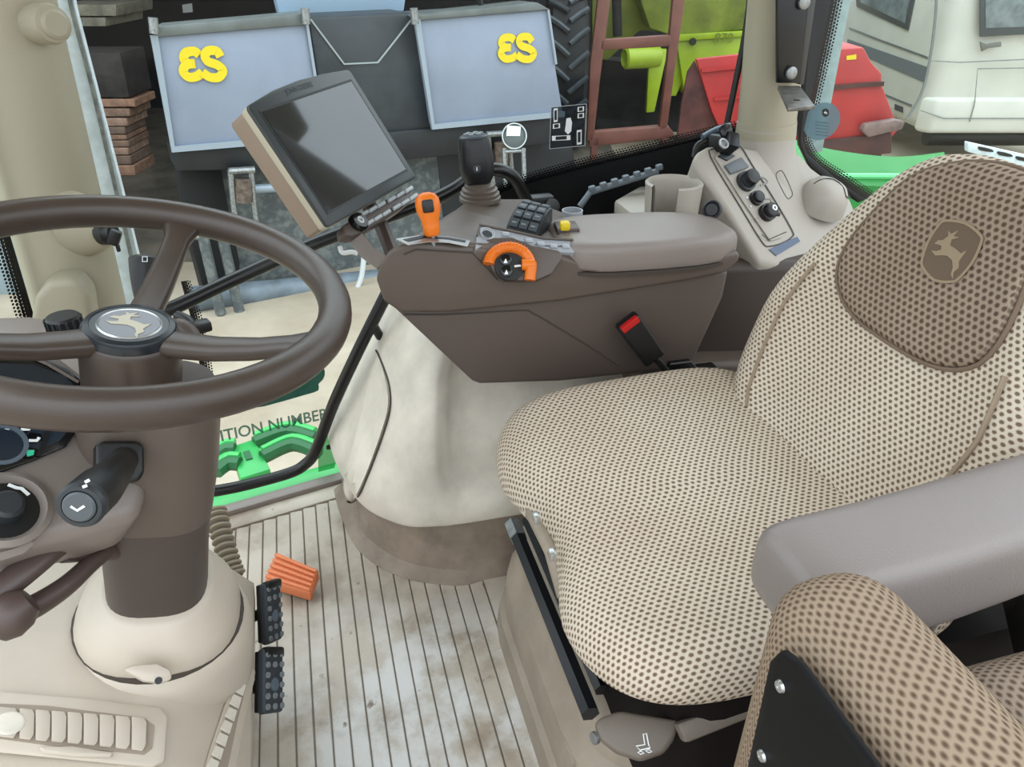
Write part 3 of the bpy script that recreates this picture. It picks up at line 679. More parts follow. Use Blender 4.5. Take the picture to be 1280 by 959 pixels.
# reverser lever behind the wheel
rv = thing('reverser_lever', 'dark grey cylindrical lever standing behind the wheel rim', 'lever', at(178, 410, t=.93))
rp_ = [at(180, 425, t=.93), at(180, 385, t=.93), at(182, 374, t=.93), at(181, 350, t=.93), at(181, 328, t=.93), at(181, 320, t=.93)]
tube('lever_stem', [rp_[0], rp_[1], rp_[2]], .0115, DKGREY, rv, seg=20)
rg = tube('lever_grip', smooth_path([rp_[2], rp_[3], rp_[4], rp_[5]], 5), lambda f: .0125 + .006 * math.sin(min(1, f * 1.3) * 1.6) - (.006 * max(0, f - .8) / .2), BLACK, rv, seg=24)
rn = -ray(181, 325).normalized()
ribbon('lever_icon', [at(181 + a, 323 + b, t=.908) for a, b in ((-3, -2), (3, -2), (3, 4), (-3, 4))], .0012, rn, .0004, WHITE, rg, closed=True)
# small black switch body right of the hub and the pillar clip
ck = thing('column_clip', 'small black plastic clip on a curved arm right of the wheel hub', 'clip', at(240, 440, t=.95))
tube('clip_arm', smooth_path([at(222, 395, t=.97), at(236, 402, t=.96), at(244, 418, t=.95), at(246, 440, t=.95)], 4), .007, BLACK, ck)
box('clip_block', at(252, 408, t=.95), (.022, .018, .014), BLACK, ck, R=Matrix.Rotation(.4, 3, 'Z'), bev=.003)
tube('clip_cover', smooth_path([at(206, 420, t=.9), at(225, 412, t=.9), at(238, 425, t=.9), at(242, 445, t=.9)], 4), .014, TAUPED, ck, seg=14)
pk = thing('pillar_hook', 'black round twist hook fixed on the front pillar', 'hook', at(137, 300, y=1.25))
lathe('hook_base', [(.019, -.01), (.019, .004), (.014, .008), (.012, .014), (0, .014)], at(134, 291, y=1.27), V((.8, -.55, .15)), BLACK, pk, seg=20)
box('hook_wing', at(143, 297, y=1.25), (.018, .012, .026), BLACK, pk, R=Matrix.Rotation(.5, 3, 'Y'), bev=.004)
box('hook_tab', at(147, 308, y=1.25), (.006, .006, .018), BLACK, pk, bev=.002)

# tilt lever at the lower left
tl = thing('tilt_lever', 'dark brown forked tilt lever with rounded knob below the instrument pod', 'lever', at(15, 775, t=.68))
DB = mat('dark_brown_plastic', (74, 60, 55), .45)
tube('lever_bar', smooth_path([at(112, 664, t=.76), at(72, 682, t=.72), at(38, 708, t=.69), at(-30, 762, t=.66)], 5), lambda f: .0125 + .003 * f, DB, tl, seg=14, sy=.75, up=(0, 0, 1))
tube('lever_fork', smooth_path([at(132, 690, t=.78), at(112, 706, t=.755), at(82, 733, t=.72), at(45, 757, t=.69), at(15, 770, t=.67)], 5), lambda f: .008 + .004 * f, DB, tl, seg=14)
lathe('lever_knob', [(0, -.02), (.012, -.018), (.019, -.008), (.021, .004), (.017, .015), (.008, .021), (0, .022)], at(14, 768, t=.66), V((-.6, -.3, -.2)), DB, tl, seg=22)
tube('lever_hinge', [at(78, 690, t=.735), at(142, 688, t=.80)], .011, DB, tl, seg=14)

# ================================================================== PEDALS AND HOSE
def pedal(px0, px1, label, nstud=6):
    (xa, ya), (xb, yb) = px0, px1
    top = at(xa, ya, x=-.142); bot = at(xb, yb, x=-.150)
    c = (top + bot) / 2; up = (top - bot).normalized(); L = (top - bot).length
    fwd = V((.86, -.12, .5)); fwd = (fwd - up * fwd.dot(up)).normalized(); sd = up.cross(fwd)
    o = thing('brake_pedal', label, 'pedal', bot - V((0, 0, .05)), 'brake pedals')
    R = Matrix((sd, up, fwd)).transposed()
    padw = .044
    pad = box('pad', c, (padw, L, .014), RUBBER, o, R=R, bev=.005, seg=3)
    box('pad_plate', c - fwd * .010, (padw * .86, L * .94, .006), BLACKM, o, R=R, bev=.002)
    lip = box('pad_lip', c + up * (L / 2 - .004) + fwd * .004, (padw * .9, .012, .014), BLACK, o, R=R, bev=.004)
    for j in range(nstud):
        for s in (-1, 0, 1):
            if s == 0 and 1 < j < nstud - 2: continue
            p = c + up * (L * (.40 - .80 * j / (nstud - 1))) + sd * (s * padw * .36) + fwd * .0068
            lathe('stud', [(.0042, 0), (.0040, .0026), (.0026, .003), (.0022, .0014), (0, .0014)], p, fwd, STEEL if j == 99 else mat('stud_grey', (120, 124, 126), .5), pad, seg=12)
    lathe('pad_mark', [(.009, 0), (.009, .0012), (0, .0012)], c - up * .006 + fwd * .0068, fwd, mat('pad_blue_grey', (84, 96, 108), .5), pad, seg=20)
    tube('pedal_arm', [c - fwd * .01, c - fwd * .04 - up * .01, V((c.x - .10, c.y, c.z + .05))], .009, BLACKM, o)
    return o
pedal((337, 727), (340, 803), 'upper black brake pedal pad with studs, beside the orange pedal')
pedal((338, 811), (338, 892), 'black studded brake pedal pad next to the side vent')
acc = thing('accelerator_pedal', 'orange ribbed accelerator pedal lying on the floor mat', 'pedal', at(365, 725, z=0))
ORT = mat('orange_rubber', (224, 130, 84), .6, bump=.2)
a0, a1, a2, a3 = at(346, 690, z=.055), at(398, 712, z=.05), at(387, 742, z=.035), at(331, 725, z=.035)
prism('pedal_block', [a0, a1, a2, a3], (0, 0, -.022), ORT, acc, bev=.003)
pn = (a1 - a0).cross(a3 - a0).normalized(); pn = pn if pn.z > 0 else -pn
for i in range(5):
    f0 = .06 + i * .19; f1 = f0 + .12
    prism('pedal_rib', [a0.lerp(a3, f0), a1.lerp(a2, f0), a1.lerp(a2, f1), a0.lerp(a3, f1)], pn * .006, ORT, acc, bev=.0015, seg=1)
prism('pedal_stand', [(p.x, p.y, .005) for p in (a0.lerp(a2, .25), a1.lerp(a3, .25), a2.lerp(a0, .25), a3.lerp(a1, .25))], (0, 0, .022), BLACK, acc)
hz = thing('bellows_hose', 'ribbed beige bellows hose between the column collar and the floor', 'hose', at(310, 760, t=1.2))
hpth = smooth_path([at(270, 640, t=1.22), at(277, 668, t=1.2), at(286, 700, t=1.18), at(294, 722, t=1.17)], 4)
tube('hose_core', hpth, .013, mat('hose_dark', (96, 88, 74), .6), hz, seg=14)
for i in range(0, len(hpth) - 1):
    p = hpth[i]; d = (hpth[i + 1] - p).normalized()
    lathe('hose_ring', [(.013, -.004), (.0175, -.0015), (.0175, .0015), (.013, .004)], p, d, mat('hose_beige', (150, 138, 118), .6), hz, seg=18)

# ================================================================== OPERATOR SEAT
seat = thing('operator_seat', 'beige dotted cloth operator seat with emblem on its backrest', 'seat', (.5, .68, 0))
SBM = mat('seat_base_plastic', (156, 143, 126), .55, bump=.15, bscale=500, var=.12, vscale=10)
# base pan
def rr(x0, x1, y0, y1, z, rad, n=5):
    o = []
    for cx, cy, a0 in ((x1 - rad, y1 - rad, 0), (x0 + rad, y1 - rad, 90), (x0 + rad, y0 + rad, 180), (x1 - rad, y0 + rad, 270)):
        for k in range(n + 1):
            a = math.radians(a0 + 90 * k / n); o.append(V((cx + rad * math.cos(a), cy + rad * math.sin(a), z)))
    return o
loft('base_pan', [rr(.222, .86, .40, 1.045, .0, .15), rr(.228, .86, .41, 1.045, .05, .15), rr(.238, .86, .43, 1.045, .055, .15), rr(.243, .86, .47, 1.045, .13, .15),
                  rr(.258, .86, .495, 1.04, .145, .14), rr(.264, .86, .505, 1.04, .19, .14), rr(.278, .86, .53, 1.03, .20, .14)], SBM, seat, ang=40)
for yy in (.62, .80):
    box('pan_rib', (.249, yy, .10), (.012, .10, .05), SBM, seat, bev=.004)
RG = mat('suspension_black', (26, 27, 30), .35)
loft('suspension_box', [rr(.30, .80, .42, .98, .19, .05), rr(.30, .80, .42, .98, .42, .05)], mat('suspension_matt', (20, 15, 13), .8, spec=.15), seat)
r0, r1 = at(641, 655, x=.245), at(738, 893, x=.245)
tube('slide_rail', [r0, r1], .0125, RG, seat, seg=6)
tube('slide_rail', [r0 + V((.022, -.01, .012)), r1 + V((.022, .02, .012))], .010, BLACKM, seat, seg=6)
e0 = (r1 - r0).normalized()
tube('rail_end', [r0, r0 + e0 * .035], .0145, STEEL, seat, seg=6)
tube('pan_edge_tube', [at(665, 640, x=.235), at(690, 690, x=.235), at(706, 745, x=.24)], .010, SBM, seat, seg=12)
for p in ((670, 647), (690, 693)):
    box('rail_clip', at(p[0], p[1], x=.222), (.008, .014, .012), SILVER, seat, bev=.002)
# cushion
CX0, CX1, CY0, CY1, ZT = .205, .68, .395, .955, .505
cxm, cym, chx, chy = (CX0 + CX1) / 2, (CY0 + CY1) / 2, (CX1 - CX0) / 2, (CY1 - CY0) / 2
def cz(x, y):   # top surface: side bolsters, slight hollow, rolled front
    u = (y - cym) / chy; f = (x - cxm) / chx
    return ZT + .016 * max(0, abs(u) - .45) ** 1.5 * 2 - .012 * math.exp(-(u / .5) ** 2) + .006 * f - .010 * max(0, -f - .5) ** 2 * 4
secs = []
for r, dz in ((.86, -.085), (.93, -.085), (.985, -.068), (1.0, -.045), (.985, -.024), (.95, -.012), (.89, -.002), (.80, 0), (.6, 0), (.4, 0), (.2, 0), (.05, 0)):
    ring = []
    for p in superring((cxm, cym, 0), chx * r, chy * r, 48, 4.2 if r > .5 else 3):
        k = 1 + .05 * 0
        
        fc_ = max(0, -(p.x - cxm) / chx) ** 3 * max(0, (p.y - cym) / chy) ** 2      # far front corner hangs lower
        nt_ = max(0, -(p.x - cxm) / chx) ** 2 * math.exp(-((p.y - .70) / .07) ** 2)     # waist in the front edge
        ring.append(V((p.x - .016 * fc_ + .055 * nt_, p.y, cz(p.x, p.y) + dz * (1 + .55 * fc_))))
    secs.append(ring)
def cuv(co, vn, fn):
    d = max(0, ZT - .004 - co.z); a = V((co.x - cxm, co.y - cym)); 
    ww = (abs(vn.x) + abs(vn.y)) or 1
    return (co.x + (vn.x / ww) * d * .9, co.y + (vn.y / ww) * d * .9)
bm = loft_bm(secs); cush = finish(bm, 'seat_cushion', FAB, seat, uvf=cuv, ang=0, subsurf=1)
# backrest: rings up a leaning spine
def spine(b):
    # bottom at b=0 to top at b=1
    x = .643 + .160 * b; z = .455 + .421 * b
    return V((x, .662, z))
bt = V((.160, 0, .421)).normalized(); bfw = V((-bt.z, 0, bt.x))   # forward (-x) normal
def bw(b):
    k = [(0, .21), (.1, .258), (.25, .272), (.4, .276), (.55, .2508), (.7, .2108), (.82, .179), (.92, .148), (.97, .118), (1.0, .06)]
    for (x0, z0), (x1, z1) in zip(k, k[1:]):
        if x0 <= b <= x1: f = (b - x0) / (x1 - x0); return z0 + (z1 - z0) * f
    return .07
def bdepth(b): return .062 if b < .85 else .062 * math.sqrt(max(.05, 1 - ((b - .85) / .16) ** 2))
def bfront(u):   # forward bump of the side bolsters
    a = abs(u); return .030 * max(0, math.exp(-((a - .74) / .2) ** 2)) - .004
def bpt(u, b, lift=0.0):
    p = spine(b); return p + V((0, u * bw(b), 0)) + bfw * (bdepth(b) * (1 - abs(u) ** 4) ** .5 * 1.0 + bfront(u) * (1 - .7 * max(0, (b - .55) / .45)) * (1 if b < .9 else .6) + lift)
bs = []
bl = [0, .03, .1, .2, .3, .4, .5, .6, .7, .78, .85, .9, .94, .97, .99, 1.0]
us = [-1, -.985, -.94, -.86, -.76, -.64, -.5, -.34, -.17, 0, .17, .34, .5, .64, .76, .86, .94, .985, 1]
for b in bl:
    fr = [bpt(u, b) for u in us]
    p = spine(b); bk = [p + V((0, u * bw(b) * .97, 0)) - bfw * (bdepth(b) * .9 * (1 - abs(u) ** 3)) for u in us[::-1][1:-1]]
    bs.append(fr + bk)
def buv(co, vn, fn):
    r = co - V((.64, .672, .455)); return (r.y - (1 if vn.y > 0 else -1) * 0 + (vn.y * .0), r.dot(bt)) if abs(vn.y) < .75 else (r.dot(bfw) + .003, r.dot(bt))
finish(loft_bm(bs), 'backrest', FAB, seat, uvf=buv, ang=0, subsurf=1)
# raised upper pad (darker cloth) with a piped edge
def pad_ring(r, n=44):
    o = []
    for q in superring((0, .79, 0), .60 * r, .315 * r, n, 3.0):
        u, b = q.x, q.y
        if b > .79: b = .79 + (b - .79) * .62
        u *= 1 + .15 * (b - .7)
        o.append((u, b))
    return o
pr_ = []
for r, l in ((1.0, -.004), (.995, .004), (.97, .010), (.92, .0135), (.8, .014), (.6, .014), (.4, .014), (.2, .014), (.03, .014)):
    pr_.append([bpt(u, b, l) for u, b in pad_ring(r)])
up_pad = finish(loft_bm(pr_, cap=True), 'upper_pad', FAB2, seat, uvf=buv, ang=0, subsurf=1)
tube('pad_piping', [bpt(u, b, .003) for u, b in pad_ring(1.005)], .0028, mat('piping_brown', (120, 102, 86), .9), up_pad, seg=8, closed=True)
# emblem patch woven on the upper pad: find the pad point under pixel (1188, 314)
best = min(((u / 100, b / 100) for u in range(-60, 61, 2) for b in range(50, 96, 1)), key=lambda q: (proj(bpt(q[0], q[1], .014))[0] - 1188) ** 2 + (proj(bpt(q[0], q[1], .014))[1] - 314) ** 2)
eo = bpt(best[0], best[1], .0145); ex_ = (bpt(best[0] + .05, best[1], .0145) - bpt(best[0] - .05, best[1], .0145)).normalized(); ey_ = (bpt(best[0], best[1] + .03, .0145) - bpt(best[0], best[1] - .03, .0145)).normalized()
ex_ = -ex_  ; en = bfw
sh = [(-.5, .34), (-.4, .46), (0, .54), (.4, .46), (.5, .34), (.54, 0), (.46, -.34), (.34, -.46), (0, -.56), (-.34, -.46), (-.46, -.34), (-.54, 0)]
shp = smooth_path([eo + ex_ * (a * .062) + ey_ * (b * .062) for a, b in sh], 3, True)
em = prism('emblem_patch', shp, en * .0015, mat('emblem_brown', (104, 88, 72), .9), up_pad)
ribbon('emblem_border', [p + en * .0015 for p in shp], .003, en, .0008, mat('emblem_cream', (150, 132, 108), .9), em, closed=True)
prism('emblem_deer', deer_pts(eo + en * .0016, ex_, ey_, .052), en * .0008, mat('emblem_cream', (150, 132, 108)), em)
# seams on backrest sides
for s in (-1, 1):
    tube('backrest_seam', [bpt(s * (.60 + .05 * math.sin(3 * b)), b, .0005) for b in [.06 + .05 * k for k in range(11)]], .0028, mat('seam_brown', (150, 132, 112), .9), seat, seg=6)
# rear shell plate behind the backrest
bsh = [[spine(b) + V((0, u * bw(b) * .9, 0)) - bfw * .07 for u in (-1, -.5, 0, .5, 1)] for b in (.05, .3, .6, .85)]
bm = loft_bm(bsh, closed=False); bmesh.ops.solidify(bm, geom=bm.faces[:], thickness=.012); finish(bm, 'backrest_shell', BLACK, seat)
# front under-cushion paddle and trim
LV = mat('lever_taupe', (104, 94, 84), .5, bump=.1, bscale=800)
lvp = hits([(742, 905), (750, 896), (775, 888), (850, 900), (842, 924), (830, 940), (800, 950), (770, 940), (750, 925)], (.26, .43, .352), V((-.25, -.35, .9)).normalized())
lvn = V((-.25, -.35, .9)).normalized()
lv = prism('adjust_paddle', lvp, -lvn * .02, LV, seat, bev=.005, seg=3)
LO = V((.26, .43, .352)) + lvn * .0006
ribbon('paddle_icon', hits([(804, 918), (808, 917), (811, 932), (813, 935), (800, 938), (795, 933), (806, 931)], LO, lvn), .0013, lvn, .0004, WHITE, lv, closed=True)
for a in ((801, 941), (811, 939)): ribbon('paddle_icon', hits([(a[0] - 4, a[1]), (a[0], a[1] - 2), (a[0] + 4, a[1] + 1), (a[0], a[1] + 2)], LO, lvn), .001, lvn, .0004, WHITE, lv, closed=True)
prism('front_trim', hits([(846, 905), (930, 874), (1010, 850), (1010, 890), (945, 895), (858, 930)], (.33, .385, .36), V((-.1, -.6, .8)).normalized()), V((.1, .6, -.8)) * .02, LV, seat, bev=.004)
lathe('paddle_bolt', [(.007, 0), (.007, .004), (0, .004)], at(745, 922, t=.82), V((-.9, -.3, .2)), STEEL, seat, seg=14)
for p in ((722, 845), (730, 865)): box('latch', at(p[0], p[1], x=.262), (.012, .03, .018), BLACK, seat, bev=.003)

# near-side armrest of the operator seat
AR = mat('armrest_vinyl', (124, 116, 112), .36, bump=.2, bscale=600)
def arsec(x, y0, y1, z0, z1):
    return superring((x, (y0 + y1) / 2, (z0 + z1) / 2), (y1 - y0) / 2, (z1 - z0) / 2, 24, 4.5, V((0, 1, 0)), V((0, 0, 1)))
arm = [arsec(.302, .325, .365, .66, .685), arsec(.304, .312, .375, .648, .698), arsec(.310, .303, .383, .64, .708), arsec(.33, .30, .388, .628, .71), arsec(.40, .30, .39, .62, .71),
       arsec(.50, .305, .398, .625, .712), arsec(.60, .312, .405, .635, .716), arsec(.75, .315, .41, .65, .72), arsec(.92, .315, .41, .66, .725)]
loft('armrest', arm, AR, seat, ang=50, subsurf=1)
prism('armrest_bracket', [(.56, .34, .62), (.72, .34, .63), (.80, .34, .40), (.70, .34, .38)], (0, .04, 0), BLACKM, seat, bev=.004)
tube('armrest_support', [(.47, .34, .63), (.49, .36, .55), (.50, .38, .46)], .012, TAUPEL, seat)

# ================================================================== SIDE (PASSENGER) SEAT, folded, close to the door
ps = thing('passenger_seat', 'folded side seat in beige dotted cloth with a black screwed back plate', 'seat', (.31, .1, .3))
def rb(c, s, rad, seg=5):
    bm = box_bm(c, s); bevel_sharp(bm, rad, seg); return bm
def wrapuv(zt):
    def f(co, vn, fn):
        d = max(0, zt - co.z); ww = (abs(vn.x) + abs(vn.y)) or 1
        return (co.y + (vn.y / ww) * d, co.x + (vn.x / ww) * d)
    return f
bm = rb((.290, .06, .60), (.09, .475, .315), .040, 6)
finish(bm, 'back_cushion', FAB3, ps, uvf=wrapuv(.7575), ang=0)
pp = [(.2385, .240, .46), (.2385, .252, .722), (.2385, .246, .738), (.2385, .230, .745), (.2385, -.14, .745), (.2385, -.15, .46)]
pl = prism('back_plate', pp, (-.006, 0, 0), mat('matt_black_plate', (6, 6, 8), .55, spec=.25), ps, bev=.002)
for p in ((976, 858), (953, 945), (962, 912)):
    if p[0] == 962: continue
    c = hit(p[0], p[1], V((.2322, 0, 0)), V((1, 0, 0)))
    lathe('screw', [(.0042, 0), (.0036, .0018), (.0012, .0022), (0, .0012)], c, (-1, 0, 0), SILVER, pl, seg=14)
bm = rb((.50, .07, .60), (.26, .40, .13), .05, 6)
finish(bm, 'seat_cushion', FAB4, ps, uvf=wrapuv(.665), ang=0)
box('seat_pan', (.44, .05, .40), (.36, .36, .28), mat('suspension_matt', (20, 15, 13)), ps, bev=.02)
box('pedestal', (.44, .05, .135), (.30, .30, .26), BLACK, ps, bev=.01)

# ================================================================== ARMREST CONSOLE
con = thing('armrest_console', 'taupe armrest console with orange controls beyond the operator seat', 'console', (.36, 1.07, .45))
NY = V((0, 1, 0)); PF = (.3, 1.0, .6)
up_o = hits([(467, 350), (471, 333), (482, 316), (497, 306), (520, 303), (598, 309), (700, 319), (735, 331), (760, 340), (926, 315), (926, 326), (908, 342), (860, 352), (700, 378), (560, 392), (498, 392), (477, 378)], PF, NY)
def taper(bm, k, y0=1.0, dy=.17):
    for v in bm.verts:
        wgt = max(0.0, min(1.0, (.34 - v.co.x) / .25)); v.co.x += k * wgt * max(0, v.co.y - y0) / dy
    return bm
_bm = prism_bm(up_o, (0, .135, 0)); bmesh.ops.recalc_face_normals(_bm, faces=_bm.faces[:]); bevel_sharp(_bm, .014, 4)
finish(taper(_bm, .15), 'console_body', TAUPE, con)
lo_o = hits([(478, 382), (520, 388), (700, 372), (860, 346), (912, 338), (905, 372), (868, 452), (855, 462), (700, 478), (596, 482), (586, 478)], (.3, 1.012, .6), NY)
_bm = prism_bm(lo_o, (0, .12, 0)); bmesh.ops.recalc_face_normals(_bm, faces=_bm.faces[:]); bevel_sharp(_bm, .008, 3)
finish(taper(_bm, .11), 'console_skirt', TAUPED, con)
# seam lines standing out of the skirt
tube('skirt_seam', smooth_path(hits([(505, 393), (560, 393), (650, 388), (665, 391), (690, 405), (735, 432), (775, 458)], (.3, 1.0118, .6), NY), 3), .0014, mat('seam_dark', (60, 52, 47), .7), con, seg=6)
ribbon('body_seam', hits([(505, 318), (520, 312), (590, 316), (604, 330), (622, 350)], (.3, .9995, .6), NY), .002, (0, -1, 0), .0006, mat('seam_dark', (60, 52, 47)), con)
# padded lid
lx0, lx1, ly0, ly1 = .358, .672, .985, 1.150
def lidring(s, z):
    o = []
    for p in superring((0, 0, 0), 1, 1, 40, 4.0):
        x = (lx0 + lx1) / 2 + p.x * (lx1 - lx0) / 2 * s; tap = 1 - .22 * max(0, p.x) ** 2
        y = (ly0 + ly1) / 2 + p.y * (ly1 - ly0) / 2 * s * tap
        o.append(V((x, y, z - .012 * (x - lx0) / .3)))
    return o
lid = loft('lid', [lidring(.97, .668), lidring(.995, .673), lidring(1, .684), lidring(.995, .696), lidring(.97, .704), lidring(.92, .709), lidring(.8, .711), lidring(.4, .712)], mat('lid_vinyl', (128, 118, 112), .4, bump=.25, bscale=500), con, ang=60)
loft('lid_gap', [lidring(1.004, .662), lidring(1.004, .667)], mat('seam_dark', (60, 52, 47)), con)
# curved deck behind the near edge
D1, D2 = at(505, 300, y=1.0), at(716, 316, y=1.0); DKN = (D2 - D1).cross(V((0, 1, 0))); DKN = (DKN if DKN.z > 0 else -DKN).normalized()
def dh(px, py, l=0.0): return hit(px, py, D1 + DKN * (.002 + l), DKN)
prism('control_deck', [dh(*p) for p in ((520, 296), (548, 276), (578, 254), (600, 248), (660, 248), (712, 268), (722, 300), (716, 313), (600, 305))], -DKN * .02, TAUPE, con, bev=.006, seg=3)
DZ = 0.0
# gate for the orange lever
gate = ribbon('lever_gate', [dh(x, y, .001) for x, y in ((503, 303), (530, 299), (560, 300), (586, 305))], .026, DKN, .0012, SILVER, con)
ribbon('gate_slot', [dh(x, y, .0023) for x, y in ((507, 301), (530, 296), (560, 298), (582, 302))], .010, DKN, .0005, BLACK, con)
# silver switch strip
SW = mat('silver_plastic', (158, 162, 168), .35, .1)
SNN = (DKN + V((0, -.55, 0))).normalized(); SNO = dh(650, 302, .004)
def sh_(px, py, l=0.0): return hit(px, py, SNO + SNN * l, SNN)
prism('switch_strip', [sh_(x, y, .0) for x, y in ((598, 281), (640, 289), (680, 298), (718, 300), (718, 316), (690, 315), (668, 309), (655, 302), (632, 297), (608, 304), (594, 312))], -SNN * .02, SW, con)
ribbon('strip_lip', [sh_(x, y, .0) for x, y in ((596, 296), (599, 282), (640, 290), (680, 299), (716, 301))], .003, SNN, .003, TAUPED, con)
lathe('cruise_button', [(.0115, 0), (.0115, .003), (.0095, .004), (.009, .003), (0, .003)], sh_(609, 293, .0), SNN, SW, con, seg=24)
lathe('cruise_face', [(.0075, 0), (.0075, .0006), (0, .0006)], sh_(609, 293, .0032), SNN, DKGREY, con, seg=20)
for x, y in ((632, 293), (661, 301), (676, 305), (692, 308), (707, 308)):
    box('rocker_switch', sh_(x, y, .001), (.012, .008, .004), SW, con, R=frame(SNN), bev=.0012)
ribbon('switch_groove', [sh_(x, y, .0003) for x, y in ((668, 306), (690, 308), (708, 308))], .0015, SNN, .0004, BLACK, con)
# dial recess with orange speed dial
DN = V((-.05, -.80, .60)).normalized(); DO = at(640, 326, y=.990)
rec = prism('dial_recess', hits([(596, 306), (612, 297), (640, 296), (664, 306), (700, 313), (704, 322), (690, 342), (672, 350), (630, 351), (618, 340)], DO, DN), -DN * .014, TAUPED, con, bev=.003)
dial = thing('speed_dial', 'orange ribbed half-round speed dial set in the console edge', 'dial', DO)
arc = []
DC = hit(637, 332, DO + DN * .002, DN); dX = (hit(663, 332, DO + DN * .002, DN) - DC); rd = dX.length; dX.normalize(); dY = DN.cross(dX)
if dY.z < 0: dY = -dY
apts = [DC + dX * (rd * math.cos(math.radians(a))) + dY * (rd * .86 * math.sin(math.radians(a))) for a in range(-25, 176, 8)]
tube('dial_ring', apts, .0086, ORANGE, dial, seg=12, sy=1.1, up=DN)
for i in range(9, 25):
    p = apts[i]; d = (p - DC).normalized()
    tube('dial_tooth', [p + DN * .0091 - d * .007, p + DN * .0091 + d * .007], .0009, ORANGE, dial, seg=6)
tube('dial_pointer', [apts[0] + DN * .004 - dY * .012, apts[2] + DN * .006, apts[4] + DN * .006], .0085, ORANGE, dial, seg=10)
tube('dial_tab', [apts[3] + DN * .006 - dX * .014, apts[3] + DN * .007 + dX * .004], .0085, ORANGE, dial, seg=10)
lathe('dial_core', [(rd * .74, -.004), (rd * .74, .003), (0, .003)], DC, DN, BLACK, dial, seg=26)
for x, y in ((632, 326), (633, 340)):
    b_ = lathe('dial_button', [(.0085, .0), (.0085, .0045), (.007, .0055), (0, .0055)], hit(x, y, DO + DN * .004, DN), DN, mat('gloss_black', (14, 15, 17)), dial, seg=20)
    prism('button_icon', hits([(x - 2.5, y + 3), (x + 2.5, y + 3), (x, y - 3)], DO + DN * .0097, DN), DN * .0004, WHITE, b_)
ribbon('dial_print', hits([(643, 333), (651, 332)], DO + DN * .0052, DN), .003, DN, .0003, WHITE, dial)
lathe('dial_lamp', [(.003, 0), (.0025, .002), (0, .002)], hit(667, 340, DO + DN * .001, DN), DN, WHITE, dial, seg=10)
# keypad hump
kb = thing('console_keypad', 'dark humped button keypad on the armrest console deck', 'keypad', dh(660, 290))
kO = dh(660, 275, .018); kx = V((.80, -.55, -.12)).normalized(); kn2 = V((-.10, -.42, .9)); kn2 = (kn2 - kx * kn2.dot(kx)).normalized(); ky = kn2.cross(kx)
R_ = Matrix((kx, ky, kn2)).transposed()
ks = []
for a in range(0, 9):
    th = math.radians(-38 + a * 9.5); r = .075
    ks.append((th, r))
prof_k = [kO + ky * (.075 * math.sin(t)) + kn2 * (.075 * math.cos(t) - .066) for t, r in ks]
prism('keypad_body', [p - kx * .026 for p in prof_k + [kO + ky * .046 - kn2 * .035, kO - ky * .046 - kn2 * .035]], kx * .052, mat('keypad_dark', (26, 30, 33), .5), kb, bev=.003)
for r in range(5):
    t = math.radians(-30 + r * 15); nn = (ky * math.sin(t) + kn2 * math.cos(t)); cc = kO + ky * (.075 * math.sin(t)) + kn2 * (.075 * math.cos(t) - .066)
    tx = kx.cross(nn)
    for c in (-1, 0, 1):
        Rk = Matrix((kx, -tx, nn)).transposed()
        k_ = box('key', cc + kx * (c * .0155) + nn * .0012, (.0135, .0155, .003), mat('key_grey', (58, 64, 70), .5), kb, R=Rk, bev=.001, seg=1)
        ribbon('key_print', [cc + kx * (c * .0155 - .0035) + nn * .0028, cc + kx * (c * .0155 + .0035) + nn * .0028], .0025, nn, .0003, mat('key_print', (120, 126, 130), .5), k_)
# yellow PTO switch
pt = thing('power_take_off_switch', 'small yellow switch in a dark socket beside the padded lid', 'switch', at(708, 292, z=.742))
box('switch_socket', dh(708, 287, .010), (.036, .04, .016), DB, pt, R=Matrix.Rotation(-.15, 3, 'Z'), bev=.003)
box('switch_cap', dh(706, 282, .021), (.016, .017, .014), YELLOWP, pt, R=Matrix.Rotation(-.15, 3, 'Z'), bev=.004)
lathe('switch_guard', [(.016, 0), (.018, .0), (.018, .016), (.016, .016), (.016, 0)], dh(715, 274, .0), UP, SW, pt, seg=24)
# orange lever
olv = thing('orange_throttle_lever', 'orange hand lever with black thumb button rising from the console gate', 'lever', at(541, 302, z=.74))
lb = dh(541, 299); lt = at(534, 252, t=(lb - CAMP).dot(ray(541, 300).normalized()) / ray(541, 300).length * .985)
ld = (lt - lb).normalized(); LL = (lt - lb).length
tube('lever_shank', [lb - ld * .01, lb + ld * .015], .004, STEEL, olv, seg=10)
fa = frame(ld, (1, 0, 0))
pro = [(.007, .004), (.0115, .008), (.012, .02), (.0125, .03), (.0165, .042), (.0175, .052), (.0165, .062), (.012, .069), (.005, .072)]
loft('lever_grip', [superring(lb + ld * (h * LL / .058), r * 1.0, r * .92, 22, 2.6, fa @ V((1, 0, 0)), fa @ V((0, 1, 0))) for r, h in pro], ORANGE, olv, ang=60)
tn = -ray(534, 259).normalized(); tn = (tn - ld * tn.dot(ld)).normalized(); tc_ = lb + ld * (.052 * LL / .058) + tn * .0158
box('thumb_button', tc_, (.016, .018, .006), BLACK, olv, R=Matrix((ld.cross(tn), ld, tn)).transposed(), bev=.003)
